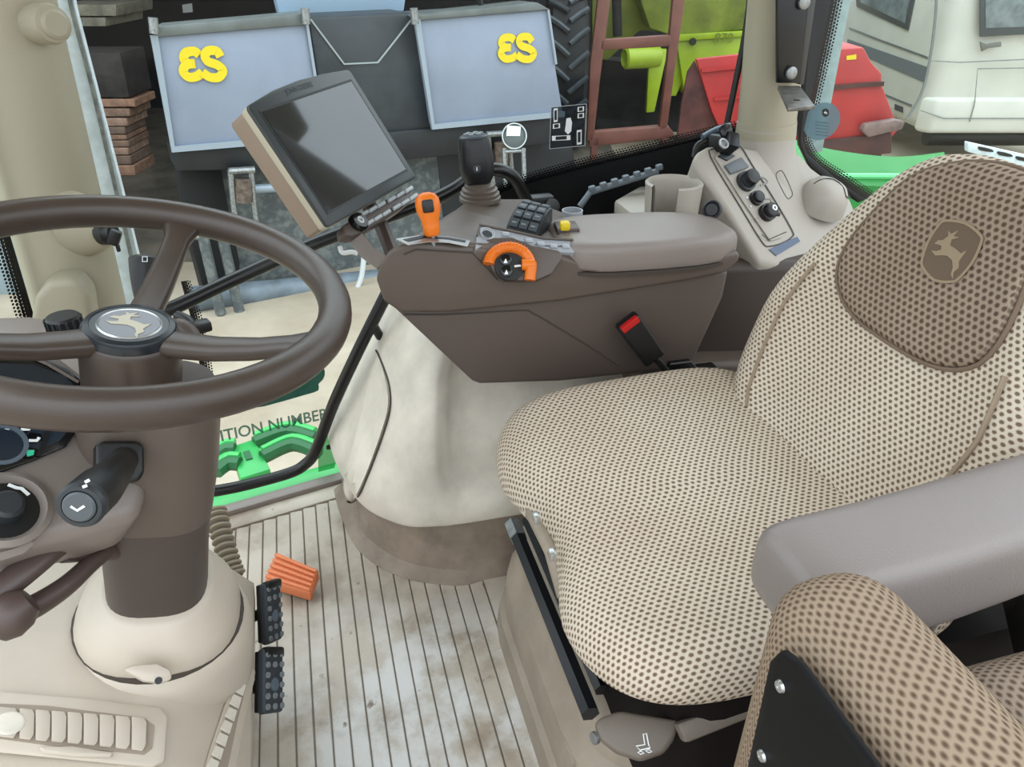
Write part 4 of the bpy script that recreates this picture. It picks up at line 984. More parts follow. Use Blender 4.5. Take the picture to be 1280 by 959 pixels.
# joystick
js = thing('joystick', 'black joystick with button top on a ribbed taupe boot', 'joystick', at(600, 258, z=.742))
jb = dh(600, 250, .0)
boot = [(.036, 0), (.036, .006), (.033, .008), (.034, .013), (.030, .015), (.031, .020), (.026, .022), (.026, .027), (.020, .031), (0, .031)]
lathe('boot', boot, jb, UP, TAUPE, js, seg=36)
jt = at(592, 172, t=(jb - CAMP).dot(ray(600, 247).normalized()) / ray(600, 247).length * .965)
jd = (jt - jb).normalized(); JL = (jt - jb).length; fj = frame(jd, (1, 0, 0))
jp = [(.016, .20), (.020, .26), (.026, .36), (.0295, .52), (.029, .7), (.027, .85), (.0255, .97), (.024, 1.0)]
grip = loft('grip', [superring(jb + jd * (JL * h), r, r * .92, 24, 2.5, fj @ V((1, 0, 0)), fj @ V((0, 1, 0))) for r, h in jp], BLACK, js, ang=60)
lathe('grip_top', [(.0235, 0), (.024, .002), (.022, .004), (0, .005)], jb + jd * (JL * 1.0), jd, mat('joystick_top', (66, 74, 80), .4), js, seg=24)
for k in range(7):
    a = k / 6 * 2 * math.pi; off = V((0, 0, 0)) if k == 6 else fj @ V((math.cos(a) * .0125, math.sin(a) * .0125, 0))
    lathe('thumb_key', [(.0052, 0), (.005, .003), (.003, .0042), (0, .0044)], jb + jd * (JL + .004) + off, jd, mat('joystick_key', (104, 112, 118), .4), grip, seg=14)
cb = at(591, 205, t=(jb - CAMP).dot(ray(600, 247).normalized()) / ray(600, 247).length * 1.0); jn = -ray(591, 205).normalized(); jn = (jn - jd * jn.dot(jd)).normalized()
sb_ = lathe('side_button', [(.007, 0), (.0068, .003), (0, .0035)], jb + jd * (JL * .56) + jn * .0280, jn, DKGREY, grip, seg=16)
ribbon('side_button_glint', [jb + jd * (JL * .56 + s_ * .003) + jn * .0318 for s_ in (-1, 1)], .002, jn, .0003, SILVER, sb_)
tube('side_trigger', [jb + jd * (JL * .62) - fj @ V((.022, .0, 0)), jb + jd * (JL * .82) - fj @ V((.023, .0, 0))], .006, DKGREY, js, seg=10)

# ================================================================== SEAT BELT BUCKLE
bk = thing('seat_belt_buckle', 'black seat belt buckle with red release button beside the cushion', 'buckle', at(835, 470, y=.96))
b0, b1 = at(785, 403, y=.975), at(815, 445, y=.975); bdv = (b1 - b0).normalized(); bsd = V((0, 1, 0)).cross(bdv).normalized()
Rb = Matrix((bsd, V((0, -1, 0)), bdv)).transposed(); Rb = Matrix((bdv, V((0, 1, 0)), bdv.cross(V((0, 1, 0))))).transposed()
box('buckle_body', (b0 + b1) / 2, ((b1 - b0).length + .014, .022, .040), BLACK, bk, R=Rb, bev=.006, seg=3)
box('release_button', b0 - bdv * .001 + V((0, -.008, 0)), (.012, .010, .032), RED, bk, R=Rb, bev=.002)
tube('buckle_stalk', smooth_path([b1, at(826, 456, y=.97), at(838, 474, y=.965), at(850, 490, y=.97)], 4), .009, BLACK, bk, sy=.6)
at_ = thing('belt_anchor', 'black belt anchor bracket with bright edge behind the seat cushion', 'bracket', at(855, 470, y=1.0))
prism('anchor_plate', hits([(838, 456), (865, 452), (876, 465), (900, 462), (905, 475), (836, 478)], (.6, 1.0, .5), NY), (0, .03, 0), BLACKM, at_, bev=.002)
ribbon('anchor_edge', hits([(838, 455), (864, 452), (874, 463), (898, 460)], (.6, .9995, .5), NY), .0025, (0, -1, 0), .001, SILVER, at_)

# ================================================================== MONITOR
MC = V((.0544, 1.1924, .8342)); MX = V((.6506, .7577, .0509)); MZ = V((-.4459, .3268, .8333)); MN = -V((-.6148, .5648, -.5505))
mon = thing('display_monitor', 'grey beige touchscreen monitor with keypad bar on an arm beside the wheel', 'monitor', at(440, 300, t=1.2))
def mp(a, b, d=0): return MC + MX * a + MZ * b + MN * d
mb = smooth_path([mp(*p) for p in ((-.122, .083, -.004), (-.115, .095, -.004), (0, .108, -.004), (.115, .101, -.004), (.121, .092, -.004))], 2)
face = [mp(-.122, .088), mp(-.119, .094), mp(-.06, .103), (mp(0, .106)), mp(.06, .104), mp(.117, .099), mp(.121, .094), mp(.122, -.094), mp(.118, -.098), mp(-.118, -.098), mp(-.122, -.094)]
prism('monitor_rim', [p - MN * .018 for p in face], MN * .014, mat('monitor_cream', (178, 170, 150), .4), mon, bev=.003, seg=3)
prism('monitor_case', [MC + (p - MC) * .985 - MN * .05 for p in face], MN * .034, mat('monitor_beige', (140, 122, 106), .45), mon, bev=.008, seg=3)
bezel = prism('monitor_bezel', [p - MN * .006 for p in face], MN * .008, mat('bezel_grey', (50, 54, 56), .4), mon, bev=.0025)
prism('screen_recess', [mp(-.109, .083, .0022), mp(.109, .083, .0022), mp(.109, -.083, .0022), mp(-.109, -.083, .0022)], MN * .0006, BLACK, bezel)
SCR = mat('screen_glass', (22, 27, 34), .06, spec=.8, coat=.6)
prism('screen', [mp(-.1055, .079, .0029), mp(.1055, .079, .0029), mp(.1055, -.079, .0029), mp(-.1055, -.079, .0029)], MN * .0006, SCR, bezel)
text_obj('bezel_lettering', 'JOHN DEERE', mp(-.01, .0945, .0022), MX, MZ, .011, mat('lettering_dark', (26, 28, 30), .4), bezel)
kbar = [mp(.0, -.110, .012), mp(.115, -.100, .012), mp(.122, -.112, .012), mp(.118, -.136, .012), mp(.02, -.142, .012), mp(-.01, -.134, .012)]
# keypad bar under the monitor (pixel layout on its own plane)
KN = (MN + V((0, 0, .25))).normalized(); KO = at(482, 262, t=(mp(.06, -.125) - CAMP).length / ray(482, 262).length)
kp = prism('keypad_bar', hits([(428, 282), (440, 274), (508, 234), (516, 236), (520, 246), (500, 262), (456, 290), (440, 296), (430, 293)], KO, KN), -KN * .022, TAUPED, mon, bev=.004, seg=3)
for r, (xa, ya, xb, yb) in enumerate(((454, 268, 510, 238), (461, 279, 516, 247))):
    for i in range(6):
        f = i / 5 + (.04 if i > 2 else 0); f = f / 1.04; x = xa + (xb - xa) * f; y = ya + (yb - ya) * f
        prism('key', hits([(x - 6.2, y + 1.5), (x + 3.2, y - 4.6), (x + 6, y - .5), (x - 3.4, y + 5.4)], KO + KN * .0003, KN), KN * .005, mat('key_light', (176, 182, 184), .4), kp, bev=.0012, seg=1)
kk2 = lathe('keypad_knob', [(.0155, -.002), (.0155, .006), (.013, .010), (0, .010)], hit(447, 279, KO, KN), KN, mat('gloss_black', (14, 15, 17)), kp, seg=26)
lathe('knob_mark', [(.004, .010), (.005, .0106), (.006, .010)], hit(447, 279, KO, KN), KN, WHITE, kk2, seg=16)
tube('monitor_neck', [hit(440, 290, KO - KN * .018, KN), hit(462, 318, KO - KN * .02, KN) + V((.0, .0, .0)), at(482, 332, y=1.1)], .017, TAUPEL, mon, seg=4)
tube('monitor_arm', [mp(.03, -.05, -.045), mp(.05, -.13, -.06), at(492, 320, y=1.14)], .013, DB, mon, seg=8)
tube('cable_clip', smooth_path([at(425, 308, t=1.4), at(428, 316, t=1.4), at(440, 315, t=1.4), at(447, 317, t=1.4)], 4), .0045, WHITE, mon, seg=8)

# ================================================================== GRAB RAILS ON THE DOOR
def rail(name, pts, r, label):
    o = thing(name, label, 'rail', (pts[0][0], pts[0][1], min(p[2] for p in pts)))
    tube('rail_tube', smooth_path(pts, 6), r, BLACKM, o, seg=14); return o
g1 = rail('grab_rail', [at(200, 391, y=1.30), at(225, 381, y=1.31), at(300, 346, y=1.35), at(400, 302, y=1.37), at(520, 258, y=1.38), at(565, 238, y=1.38), at(598, 216, y=1.375), at(622, 212, y=1.375), at(642, 222, y=1.38), at(655, 245, y=1.39), at(672, 275, y=1.40)], .0125, 'black tubular grab rail running behind the monitor and joystick')
box('rail_mount', at(676, 262, y=1.405), (.05, .03, .06), BLACK, g1, bev=.006)
lathe('mount_cap', [(.016, 0), (.015, .004), (0, .005)], at(690, 258, y=1.385), (0, -1, .3), BLACKM, g1, seg=18)
g2 = rail('door_pull_rail', [at(255, 616, y=1.385), at(300, 608, y=1.395), (at(360, 592, y=1.40)), at(382, 580, y=1.40), at(395, 562, y=1.39), at(417, 505, y=1.375), at(447, 440, y=1.36), at(478, 378, y=1.35), at(508, 318, y=1.345)], .0125, 'black bent door pull rail in front of the glass above the sill')
tube('rail_stub', [at(466, 405, y=1.352), at(475, 421, y=1.365)], .009, BLACKM, g2)

# ================================================================== REAR CORNER PANEL, CUP HOLDER, SOCKETS
PA_, PB_, PC_ = at(905, 185, t=1.375), at(985, 310, t=1.375), at(1030, 250, t=1.44)
QN = (PB_ - PA_).cross(PC_ - PA_).normalized(); QN = QN if QN.z > 0 else -QN
rp2 = thing('corner_panel', 'warm grey moulded corner panel with sockets below the rear pillar', 'panel', at(960, 330, t=1.32))
prism('panel_shell', hits([(866, 200), (870, 189), (884, 181), (905, 178), (940, 184), (1000, 190), (1015, 208), (1062, 243), (1075, 275), (1040, 330), (990, 338), (948, 328), (908, 262)], PA_, QN), (0, 0.03, -.07), PANELG, rp2, bev=.012, seg=4)
# flared foot where the pillar grows out of the panel
fl_ = [superring(B1 - bd * .01, .056, .056, 28, 2), superring(B1 + bd * .02, .057, .057, 28, 2), superring(B1 + bd * .05 + V((.0, -.002, 0)), .062, .064, 28, 2.2), superring(B1 + bd * .085 + V((.0, -.006, 0)), .076, .080, 28, 2.4), superring(B1 + bd * .13 + V((0, -.01, 0)), .10, .11, 28, 2.6)]
loft('pillar_flare', fl_, PANELG, rp2, ang=60)
PO2 = PA_ + QN * .001
ribbon('panel_outline', smooth_path(hits([(888, 196), (893, 186), (912, 181), (926, 184), (940, 206), (965, 245), (990, 288), (990, 296), (980, 303), (962, 308), (952, 302), (925, 258)], PO2, QN), 3, True), .0022, QN, .0008, mat('outline_dark', (60, 56, 50), .7), rp2, closed=True)
insert = prism('panel_insert', hits([(893, 198), (898, 190), (912, 186), (922, 190), (938, 213), (962, 250), (984, 290), (976, 298), (962, 302), (930, 256)], PO2, QN), QN * .003, PANELG, rp2, bev=.0012)
PO3 = PO2 + QN * .003
def sock(px, py, r, h, m=BLACK, par=None, cap=None):
    s = lathe('socket', [(r, 0), (r, h * .5), (r * .8, h * .55), (r * .8, h), (r * .6, h * 1.1), (0, h * 1.1)], hit(px, py, PO3, QN), QN, m, par or rp2, seg=22); return s
cn = box('plug_connector', hit(904, 186, PO3, QN) + QN * .018, (.022, .030, .034), BLACK, rp2, R=frame(QN, (0.8, -.3, 0)), bev=.003)
lathe('plug_ring', [(.007, 0), (.010, 0), (.010, .003), (.007, .003), (.007, 0)], hit(904, 180, PO3 + QN * .036, QN), QN, SILVER, cn, seg=18)
prism('plug_base', hits([(896, 196), (906, 190), (918, 196), (908, 202)], PO3, QN), QN * .004, DKGREY, rp2, bev=.001)
prism('outlet_flap', hits([(904, 208), (925, 198), (935, 210), (912, 219)], PO3, QN), QN * .005, mat('flap_grey', (92, 98, 102), .45), rp2, bev=.0015)
s1 = sock(931, 228, .019, .016, DKGREY); lathe('socket_cap', [(.015, .016), (.014, .026), (.004, .029), (0, .029)], hit(931, 228, PO3, QN), QN, BLACK, s1, seg=22)
ribbon('cap_tether', smooth_path(hits([(936, 224), (952, 222), (959, 228), (950, 232)], PO3 + QN * .01, QN), 4), .003, QN, .0015, mat('tether_grey', (120, 118, 112), .5), s1)
s2 = sock(944, 249, .0135, .014); s3 = sock(957, 267, .0165, .02)
ribbon('cap_tether', hits([(948, 249), (962, 249), (966, 256)], PO3 + QN * .008, QN), .003, QN, .0015, mat('tether_grey', (120, 118, 112)), s2)
lathe('socket_pin', [(.006, .022), (.0055, .0255), (.003, .0255), (.003, .0225), (0, .0225)], hit(957, 267, PO3, QN), QN, SILVER, s3, seg=16)
tube('socket_lever', [hit(962, 267, PO3 + QN * .012, QN), hit(974, 268, PO3 + QN * .014, QN)], .004, BLACK, s3)
for p in ((934, 248), (938, 258), (946, 275)): lathe('screw', [(.0028, 0), (.0025, .0018), (0, .002)], hit(p[0], p[1], PO3, QN), QN, SILVER, rp2, seg=10)
ribbon('blank_plate_groove', hits([(952, 293), (960, 300), (983, 290)], PO3, QN), .0018, QN, .0004, mat('outline_dark', (60, 56, 50)), rp2)
prism('info_decal', hits([(961, 312), (996, 296), (1000, 302), (970, 320)], PO2, QN), QN * .001, mat('decal_slate', (70, 84, 108), .4), rp2)
ribbon('panel_slot', smooth_path(hits([(970, 218), (974, 214), (979, 216), (990, 240), (988, 247), (983, 247), (972, 226)], PO2 + QN * .022, QN), 3, True), .0018, QN, .0006, mat('outline_dark', (60, 56, 50)), rp2, closed=True)
# domed speaker / tweeter pod
dm = hit(1027, 252, PO2, QN)
dome = lathe('dome_pod', [(.050, -.01), (.047, .004), (.042, .022), (.032, .036), (.018, .043), (0, .045)], dm, V((.1, -.35, .93)), PANELG, rp2, seg=36, ang=70)
dn = V((.1, -.35, .93)).normalized(); ff = frame(dn, (1, 0, 0))
def on_dome(a, r):
    h = .045 * math.sqrt(max(0, 1 - (r / .051) ** 2)) ; return dm + dn * (h + .001) + ff @ V((r * math.cos(a), r * math.sin(a), 0))
tube('dome_line', smooth_path([on_dome(math.radians(a), r) for a, r in ((165, .034), (150, .024), (110, .012), (20, .010), (-40, .022), (-60, .034), (-30, .042), (20, .040))], 4), .0011, mat('outline_dark', (60, 56, 50)), dome, seg=6)
# black wiper motor / latch at the panel top
la = thing('window_latch', 'black window latch with blue grey arm at the corner panel top', 'latch', at(905, 180, t=1.36))
box('latch_block', at(899, 178, t=1.37), (.03, .03, .03), BLACK, la, R=Matrix.Rotation(.5, 3, 'Z'), bev=.004)
tube('latch_arm', smooth_path([at(878, 172, t=1.38), at(895, 163, t=1.38), at(912, 158, t=1.38)], 4), .010, mat('latch_blue', (96, 110, 122), .4, .3), la, sy=.6)
lathe('latch_pivot', [(.012, 0), (.012, .006), (.007, .008), (0, .008)], at(906, 164, t=1.35), (0, -1, .4), BLACKM, la, seg=18)
tube('latch_hose', smooth_path([at(885, 175, t=1.38), at(872, 182, t=1.38), at(868, 196, t=1.38)], 4), .006, BLACK, la)
# round 12 V socket and tall side of the panel
lathe_o = thing('power_socket', 'round black power socket in the side below the cup holder', 'socket', at(890, 262, t=1.27))
sd2 = V((-.55, -.75, .3)).normalized()
lathe('socket_ring', [(.016, -.01), (.016, .004), (.0135, .006), (.0115, .003), (.0115, 0), (0, 0)], at(890, 262, t=1.27), sd2, DKGREY, lathe_o, seg=26)
lathe('socket_lid', [(.011, 0), (.010, .004), (0, .005)], at(890, 262, t=1.27), sd2, BLACK, lathe_o, seg=22)
# side trim under panel
sdt = thing('arch_side_trim', 'dark taupe wheel arch side trim behind the console and seat', 'trim', (.8, 1.25, 0))
prism('trim_upper', [(.60, 1.40, .30), (.60, 1.17, .30), (.66, 1.13, .30), (1.15, 1.02, .30), (1.15, 1.40, .30)], (0, 0, .30), COLM, sdt, bev=.02, seg=3)
prism('trim_lower', [(.55, 1.40, .0), (.55, 1.10, .0), (1.15, .99, .0), (1.15, 1.40, .0)], (0, 0, .42), TAUPE, sdt, bev=.012, seg=3)
# shelf and cup holder
ch = thing('cup_holder', 'open grey beige cup holder ring with a front slot', 'cup holder', at(843, 250, y=1.2))
cc = at(843, 227, y=1.212); cr = .051; secs = []
def arcring(r, z, a0=-108, a1=196, n=34):
    return [cc + V((r * math.cos(math.radians(a0 + (a1 - a0) * k / n)), r * math.sin(math.radians(a0 + (a1 - a0) * k / n)), z)) for k in range(n + 1)]
# c-shaped wall with slot towards the seat
outer = [arcring(cr * .92, -.085), arcring(cr, -.01), arcring(cr + .001, -.002), arcring(cr - .003, .001), arcring(cr - .006, -.002), arcring(cr - .008, -.01), arcring(cr * .92 - .008, -.085)]
bm = loft_bm(outer, closed=False); 
finish(bm, 'cup_wall', PANELG, ch, ang=50)
lathe('cup_floor', [(.046, -.086), (.046, -.08), (0, -.08)], cc, UP, TAUPED, ch, seg=30)
prism('holder_shelf', [at(768, 250, z=.655), at(800, 232, z=.655), at(862, 212, z=.655), at(872, 240, z=.655), at(868, 275, z=.655), at(800, 275, z=.655)], (0, 0, -.03), PANELG, ch, bev=.006)
# grey toothed rail on the black wall
tr_ = thing('toothed_rail', 'blue grey toothed plastic rail on the black wall behind the cup holder', 'rail', at(770, 240, y=1.40))
GB = mat('blue_grey_plastic', (104, 114, 122), .45)
ra, rbp = at(725, 258, y=1.40), at(822, 214, y=1.40)
dv = (rbp - ra).normalized()
tube('rail_strip', [ra, at(738, 240, y=1.40), rbp], .007, GB, tr_, seg=8)
p0 = at(740, 236, y=1.398); p1 = at(824, 209, y=1.398)
for i in range(7):
    c = p0.lerp(p1, i / 6); box('rail_tooth', c, (.014, .012, .012), GB, tr_, R=Matrix.Rotation(-.2, 3, 'Y'), bev=.003)

# ================================================================== STICKERS ON THE GLASS
def gpt(px, py, d=.004):
    """pixel on the door glass (nearest facet of its plan curve)"""
    for a, b in zip(GP, GP[1:]):
        e = (b - a); n = V((-e.y, e.x, 0)).normalized(); n = n if n.y > 0 else -n
        p = hit(px, py, a - n * d, n)
        if a.x - .002 <= p.x <= b.x + .002: return p, n
    return at(px, py, y=1.44), V((0, 1, 0))
o_, n1 = gpt(711, 158)
q4 = hits([(689, 134), (733, 130), (731, 182), (687, 186)], o_, n1)
stk1 = tag(prism('info_sticker', q4, -n1 * .0004, glassmat('sticker_film', (200, 205, 208), .6, (60, 64, 68), .35)), 'clear square information sticker with white pictograms on the door glass', 'sticker')
o1 = o_ - n1 * .0008
ribbon('sticker_border', hits([(689, 134), (733, 130), (731, 182), (687, 186)], o1, n1), .0016, -n1, .0003, mat('sticker_grey', (170, 174, 176), .6), stk1, closed=True)
prism('sticker_boot_mark', hits([(708, 148), (713, 147), (715, 153), (714, 164), (710, 168), (706, 164), (707, 157)], o1, n1), -n1 * .0003, WHITE, stk1)
for pts in ([(692, 136), (697, 135), (697, 152), (692, 153)], [(691, 155), (700, 154), (700, 160), (691, 161)], [(690, 170), (713, 169), (713, 175), (690, 176)], [(722, 134), (730, 133), (730, 139), (722, 140)], [(722, 142), (730, 141), (730, 147), (722, 148)], [(721, 163), (727, 162), (727, 180), (721, 181)]):
    k_ = prism('sticker_box', hits(pts, o1, n1), -n1 * .0003, WHITE, stk1)
    cx = sum(p[0] for p in pts) / 4; cy = sum(p[1] for p in pts) / 4
    prism('sticker_box_ink', hits([(cx + (x - cx) * .6, cy + (y - cy) * .72) for x, y in pts], o1 - n1 * .0005, n1), -n1 * .0002, BLACK, k_)
rs = hit(1027, 152, W2 - NW2 * .006, NW2)
RSM = glassmat('blue_sticker_film', (205, 220, 226), .6, (132, 158, 168), .5)
rst = tag(lathe('round_sticker', [(.037, 0), (.037, .0004), (0, .0004)], rs, -NW2, RSM, seg=40), 'round translucent blue maker sticker on the rear corner glass', 'sticker')
prism('sticker_badge', hits([(1028, 137), (1033, 135.5), (1036, 138), (1036, 144), (1032, 146.5), (1028, 144)], W2 - NW2 * .0068, NW2), -NW2 * .0003, BLACK, rst)
prism('badge_deer', deer_pts(hit(1032, 141, W2 - NW2 * .0074, NW2), RT, UP, .008), -NW2 * .0002, WHITE, rst)
for i in range(5): ribbon('sticker_line', hits([(1019, 152 + i * 4), (1036, 154 + i * 4)], W2 - NW2 * .0068, NW2), .0009, -NW2, .0002, mat('sticker_ink', (50, 70, 82), .6), rst)
o2, n2_ = gpt(350, 500)
STF = glassmat('green_sticker_film', (130, 170, 158), .6, (60, 104, 94), .5)
sg = tag(prism('green_sign_sticker', smooth_path(hits([(312, 498), (330, 488), (360, 470), (398, 458), (406, 464), (404, 474), (398, 480), (398, 488), (380, 494), (330, 508), (316, 508)], o2, n2_), 2, True), -n2_ * .0004, STF), 'dark green two-step sticker low on the door glass', 'sticker')
txd = (hit(420, 515, o2, n2_) - hit(270, 547, o2, n2_)).normalized()
tyd = txd.cross(-n2_).normalized(); tyd = tyd if tyd.z > 0 else -tyd
tO = hit(332, 534, o2 - n2_ * .0006, n2_)
tl_ = text_obj('edition_lettering', 'EDITION NUMBER', tO, txd, tyd, .040, glassmat('green_letter_film', (150, 180, 170), .3, (74, 108, 98), .65), None, ext=0.0, bold=.0007, width=(hit(408, 514, o2, n2_) - hit(248, 552, o2, n2_)).length)
tag(tl_, 'grey green lettering EDITION NUMBER on the lower door glass', 'lettering')
o3, n3 = gpt(415, 565)
db = tag(prism('maker_sticker', hits([(397, 548), (428, 542), (418, 585), (398, 590)], o3, n3), -n3 * .0004, glassmat('clear_green_film', (190, 235, 205), .4, (90, 170, 115), .3)), 'small clear maker sticker beside the lower door pull rail', 'sticker')
prism('maker_badge', hits([(408, 557), (413, 555), (416, 558), (412, 562), (408, 562)], o3 - n3 * .0006, n3), -n3 * .0003, BLACK, db)

# ================================================================== OUTSIDE
GZ = -1.4
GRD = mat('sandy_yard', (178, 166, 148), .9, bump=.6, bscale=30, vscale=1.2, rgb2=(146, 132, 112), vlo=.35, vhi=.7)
struct(prism('ground', [(-40, -40, GZ - .2), (45, -40, GZ - .2), (45, 40, GZ - .2), (-40, 40, GZ - .2)], (0, 0, .2), GRD), 'sandy yard ground around the tractor', 'ground')
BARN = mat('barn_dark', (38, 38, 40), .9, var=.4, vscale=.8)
def hp3(r, h, z): return HD * h + RT * r + V((0, 0, z))
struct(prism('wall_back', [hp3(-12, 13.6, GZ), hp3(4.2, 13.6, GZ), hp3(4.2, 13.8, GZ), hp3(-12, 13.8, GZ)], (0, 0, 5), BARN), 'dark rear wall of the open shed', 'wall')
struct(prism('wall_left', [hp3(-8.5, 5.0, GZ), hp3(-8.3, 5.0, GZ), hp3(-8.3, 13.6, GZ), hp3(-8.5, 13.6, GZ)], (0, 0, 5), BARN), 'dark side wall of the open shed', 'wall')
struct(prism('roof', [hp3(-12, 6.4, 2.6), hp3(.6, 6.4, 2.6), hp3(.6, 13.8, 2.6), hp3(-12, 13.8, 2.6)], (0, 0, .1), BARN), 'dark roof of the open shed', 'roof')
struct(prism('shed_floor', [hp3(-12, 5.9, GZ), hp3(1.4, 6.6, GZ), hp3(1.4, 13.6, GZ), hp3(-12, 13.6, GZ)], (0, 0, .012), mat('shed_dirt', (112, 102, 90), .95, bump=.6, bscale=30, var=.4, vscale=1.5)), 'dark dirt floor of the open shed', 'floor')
# --- seed drill with two blue grey hoppers
e1 = V((.968, .252, 0)).normalized(); en_ = V((.252, -.968, 0)).normalized()
SO = at(215, 185, t=5.2)
HOP = mat('hopper_blue_grey', (136, 146, 164), .45, var=.06, vscale=2)
HOPE = mat('hopper_edge', (150, 162, 174), .4, .2)
SLATE = mat('slate_steel', (54, 60, 65), .5, var=.25, vscale=3)
SLATED = mat('dark_slate_steel', (34, 38, 42), .5, var=.3, vscale=3)
drill = thing('seed_drill', 'blue grey seed drill with two hoppers lettered S3 outside the door glass', 'machine', V((SO.x + 1.3, SO.y + .5, GZ)))
def DP(pts, off=0): return hits(pts, SO + en_ * off, en_)
for po, nm in ((((192, 44), (383, 30), (394, 100), (406, 170), (216, 186)), 'l'), (((520, 24), (684, 12), (694, 80), (704, 142), (540, 158)), 'r')):
    hp_ = prism('hopper', DP(po), -en_ * .75 + e1 * (.32 if nm == 'l' else .12), HOP, drill, bev=.015)
    # raised rim strips
    ribbon('hopper_edge', DP([po[0], po[-1], po[-2]], .002), .045, en_, .03, HOPE, hp_)
    ribbon('hopper_side_edge', DP([po[1], po[2]], .002), .02, en_, .02, HOPE, hp_)
prism('hopper_lid', DP([(189, 34), (380, 17), (386, 31), (193, 47)], .03), -en_ * .3 + e1 * .1, mat('lid_grey', (104, 110, 108), .5, var=.15, vscale=5), drill, bev=.01)
prism('hopper_lid', DP([(516, 20), (672, 3), (688, 12), (522, 26)], .03), -en_ * .3, mat('lid_grey', (128, 136, 136)), drill, bev=.01)
for px in ((191, 22), (381, 10), (517, 10)): tube('lid_hinge', DP([px, (px[0] + 2, px[1] + 20)], .06), .03, STEEL, drill)
# lettering: S3 seen upside down, thick yellow strokes
YEL = mat('yellow_print', (222, 198, 30), .5)
def stroke(pts, par, wd=.058, l=.006): ribbon('letter_stroke', smooth_path(DP(pts, l), 5), wd, en_, .004, YEL, par)
def lettering(cx, cy, s):
    stroke([(cx - 4 * s, cy - 10 * s), (cx - 10 * s, cy - 14.5 * s), (cx - 20 * s, cy - 13 * s), (cx - 23 * s, cy - 6 * s), (cx - 18 * s, cy - 0 * s), (cx - 9 * s, cy + .5 * s)], drill)
    stroke([(cx - 12 * s, cy + .5 * s), (cx - 20 * s, cy + 2 * s), (cx - 23.5 * s, cy + 10 * s), (cx - 17 * s, cy + 17 * s), (cx - 7 * s, cy + 16 * s), (cx + 0 * s, cy + 11 * s)], drill, l=.011)
    stroke([(cx + 22 * s, cy - 8 * s), (cx + 17 * s, cy - 15 * s), (cx + 7 * s, cy - 15 * s), (cx + 3 * s, cy - 9 * s), (cx + 7 * s, cy - 2 * s), (cx + 18 * s, cy + 2 * s), (cx + 25 * s, cy + 9 * s), (cx + 20 * s, cy + 17 * s), (cx + 9 * s, cy + 17 * s), (cx + 0 * s, cy + 11 * s)], drill, l=.016)
lettering(253, 79, 1.02); lettering(646, 59, .85)
# dark centre section between the hoppers with welded seams
prism('centre_body', DP([(386, 22), (516, 16), (542, 178), (410, 186)], -.08), -en_ * .5, SLATE, drill, bev=.02)
ribbon('weld_seam', DP([(388, 24), (430, 80), (472, 78), (516, 22)], -.07), .012, en_, .008, mat('seam_grey', (150, 158, 160), .5), drill)
ribbon('weld_seam', DP([(494, 168), (536, 166)], -.07), .014, en_, .008, mat('seam_grey', (150, 158, 160)), drill)
prism('top_plate', DP([(330, -60), (515, -60), (505, 14), (350, 18)], -.5), -en_ * .1, mat('pale_blue_plate', (150, 172, 190), .4), drill, bev=.01)
# lower frame: dark open boxes
prism('under_beam', DP([(216, 187), (406, 172), (545, 160), (705, 144), (712, 176), (548, 196), (410, 210), (222, 214)], -.05), -en_ * .3, SLATED, drill, bev=.01)
prism('side_plate', DP([(222, 196), (272, 194), (300, 330), (295, 388), (262, 392), (238, 300)], -.25), -en_ * .3, mat('black_gap', (10, 11, 12), .7), drill, bev=.01)
prism('lower_plate', DP([(270, 194), (545, 176), (560, 330), (560, 372), (268, 392)], -.32), -en_ * .15, mat('spattered_slate', (78, 84, 86), .6, rgb2=(112, 117, 115), vscale=14, vlo=.45, vhi=.62), drill, bev=.01)
prism('lower_plate', DP([(545, 180), (712, 165), (730, 260), (560, 330)], -.32), -en_ * .15, SLATED, drill, bev=.01)
tube('packer_roller', DP([(240, 374), (330, 366), (480, 350), (640, 335)], -.1), .10, mat('roller_blue_grey', (120, 132, 142), .5, .2, var=.2, vscale=6), drill, seg=20)
tube('cross_bar', DP([(290, 238), (340, 235), (420, 226)], -.1), .035, HOPE, drill)
for x, y in ((296, 212), (618, 166), ):
    for s in (0, 30): tube('link_arm', DP([(x - 8 + s * .85, y), (x - 4 + s * .85, y + 45), (x + 2 + s * .85, y + 90)], .02), .022, STEEL, drill, seg=8)
    tube('link_pin', DP([(x - 10, y + 2), (x + 22, y)], .03), .025, STEEL, drill, seg=8)
    tube('link_spring', DP([(x + 8, y + 12), (x + 9, y + 40)], .03), .06, mat('rust_brown', (120, 104, 92), .8, var=.4, vscale=20), drill, seg=12)
for x in (268, 292): tube('frame_post', DP([(x - 18, 280), (x + 8, 392)], .1), .04, mat('spattered_slate', (104, 112, 114)), drill, seg=8)
tube('frame_tie', DP([(244, 296), (330, 290)], .1), .025, STEEL, drill, seg=8)
tube('hose_grey', smooth_path(DP([(455, 320), (452, 345), (446, 362)], .1), 4), .022, mat('hose_white', (200, 204, 204), .6), drill, seg=8)
tube('drill_wire', DP([(596, -20), (602, 10)], -.2), .02, BLACK, drill, seg=6)
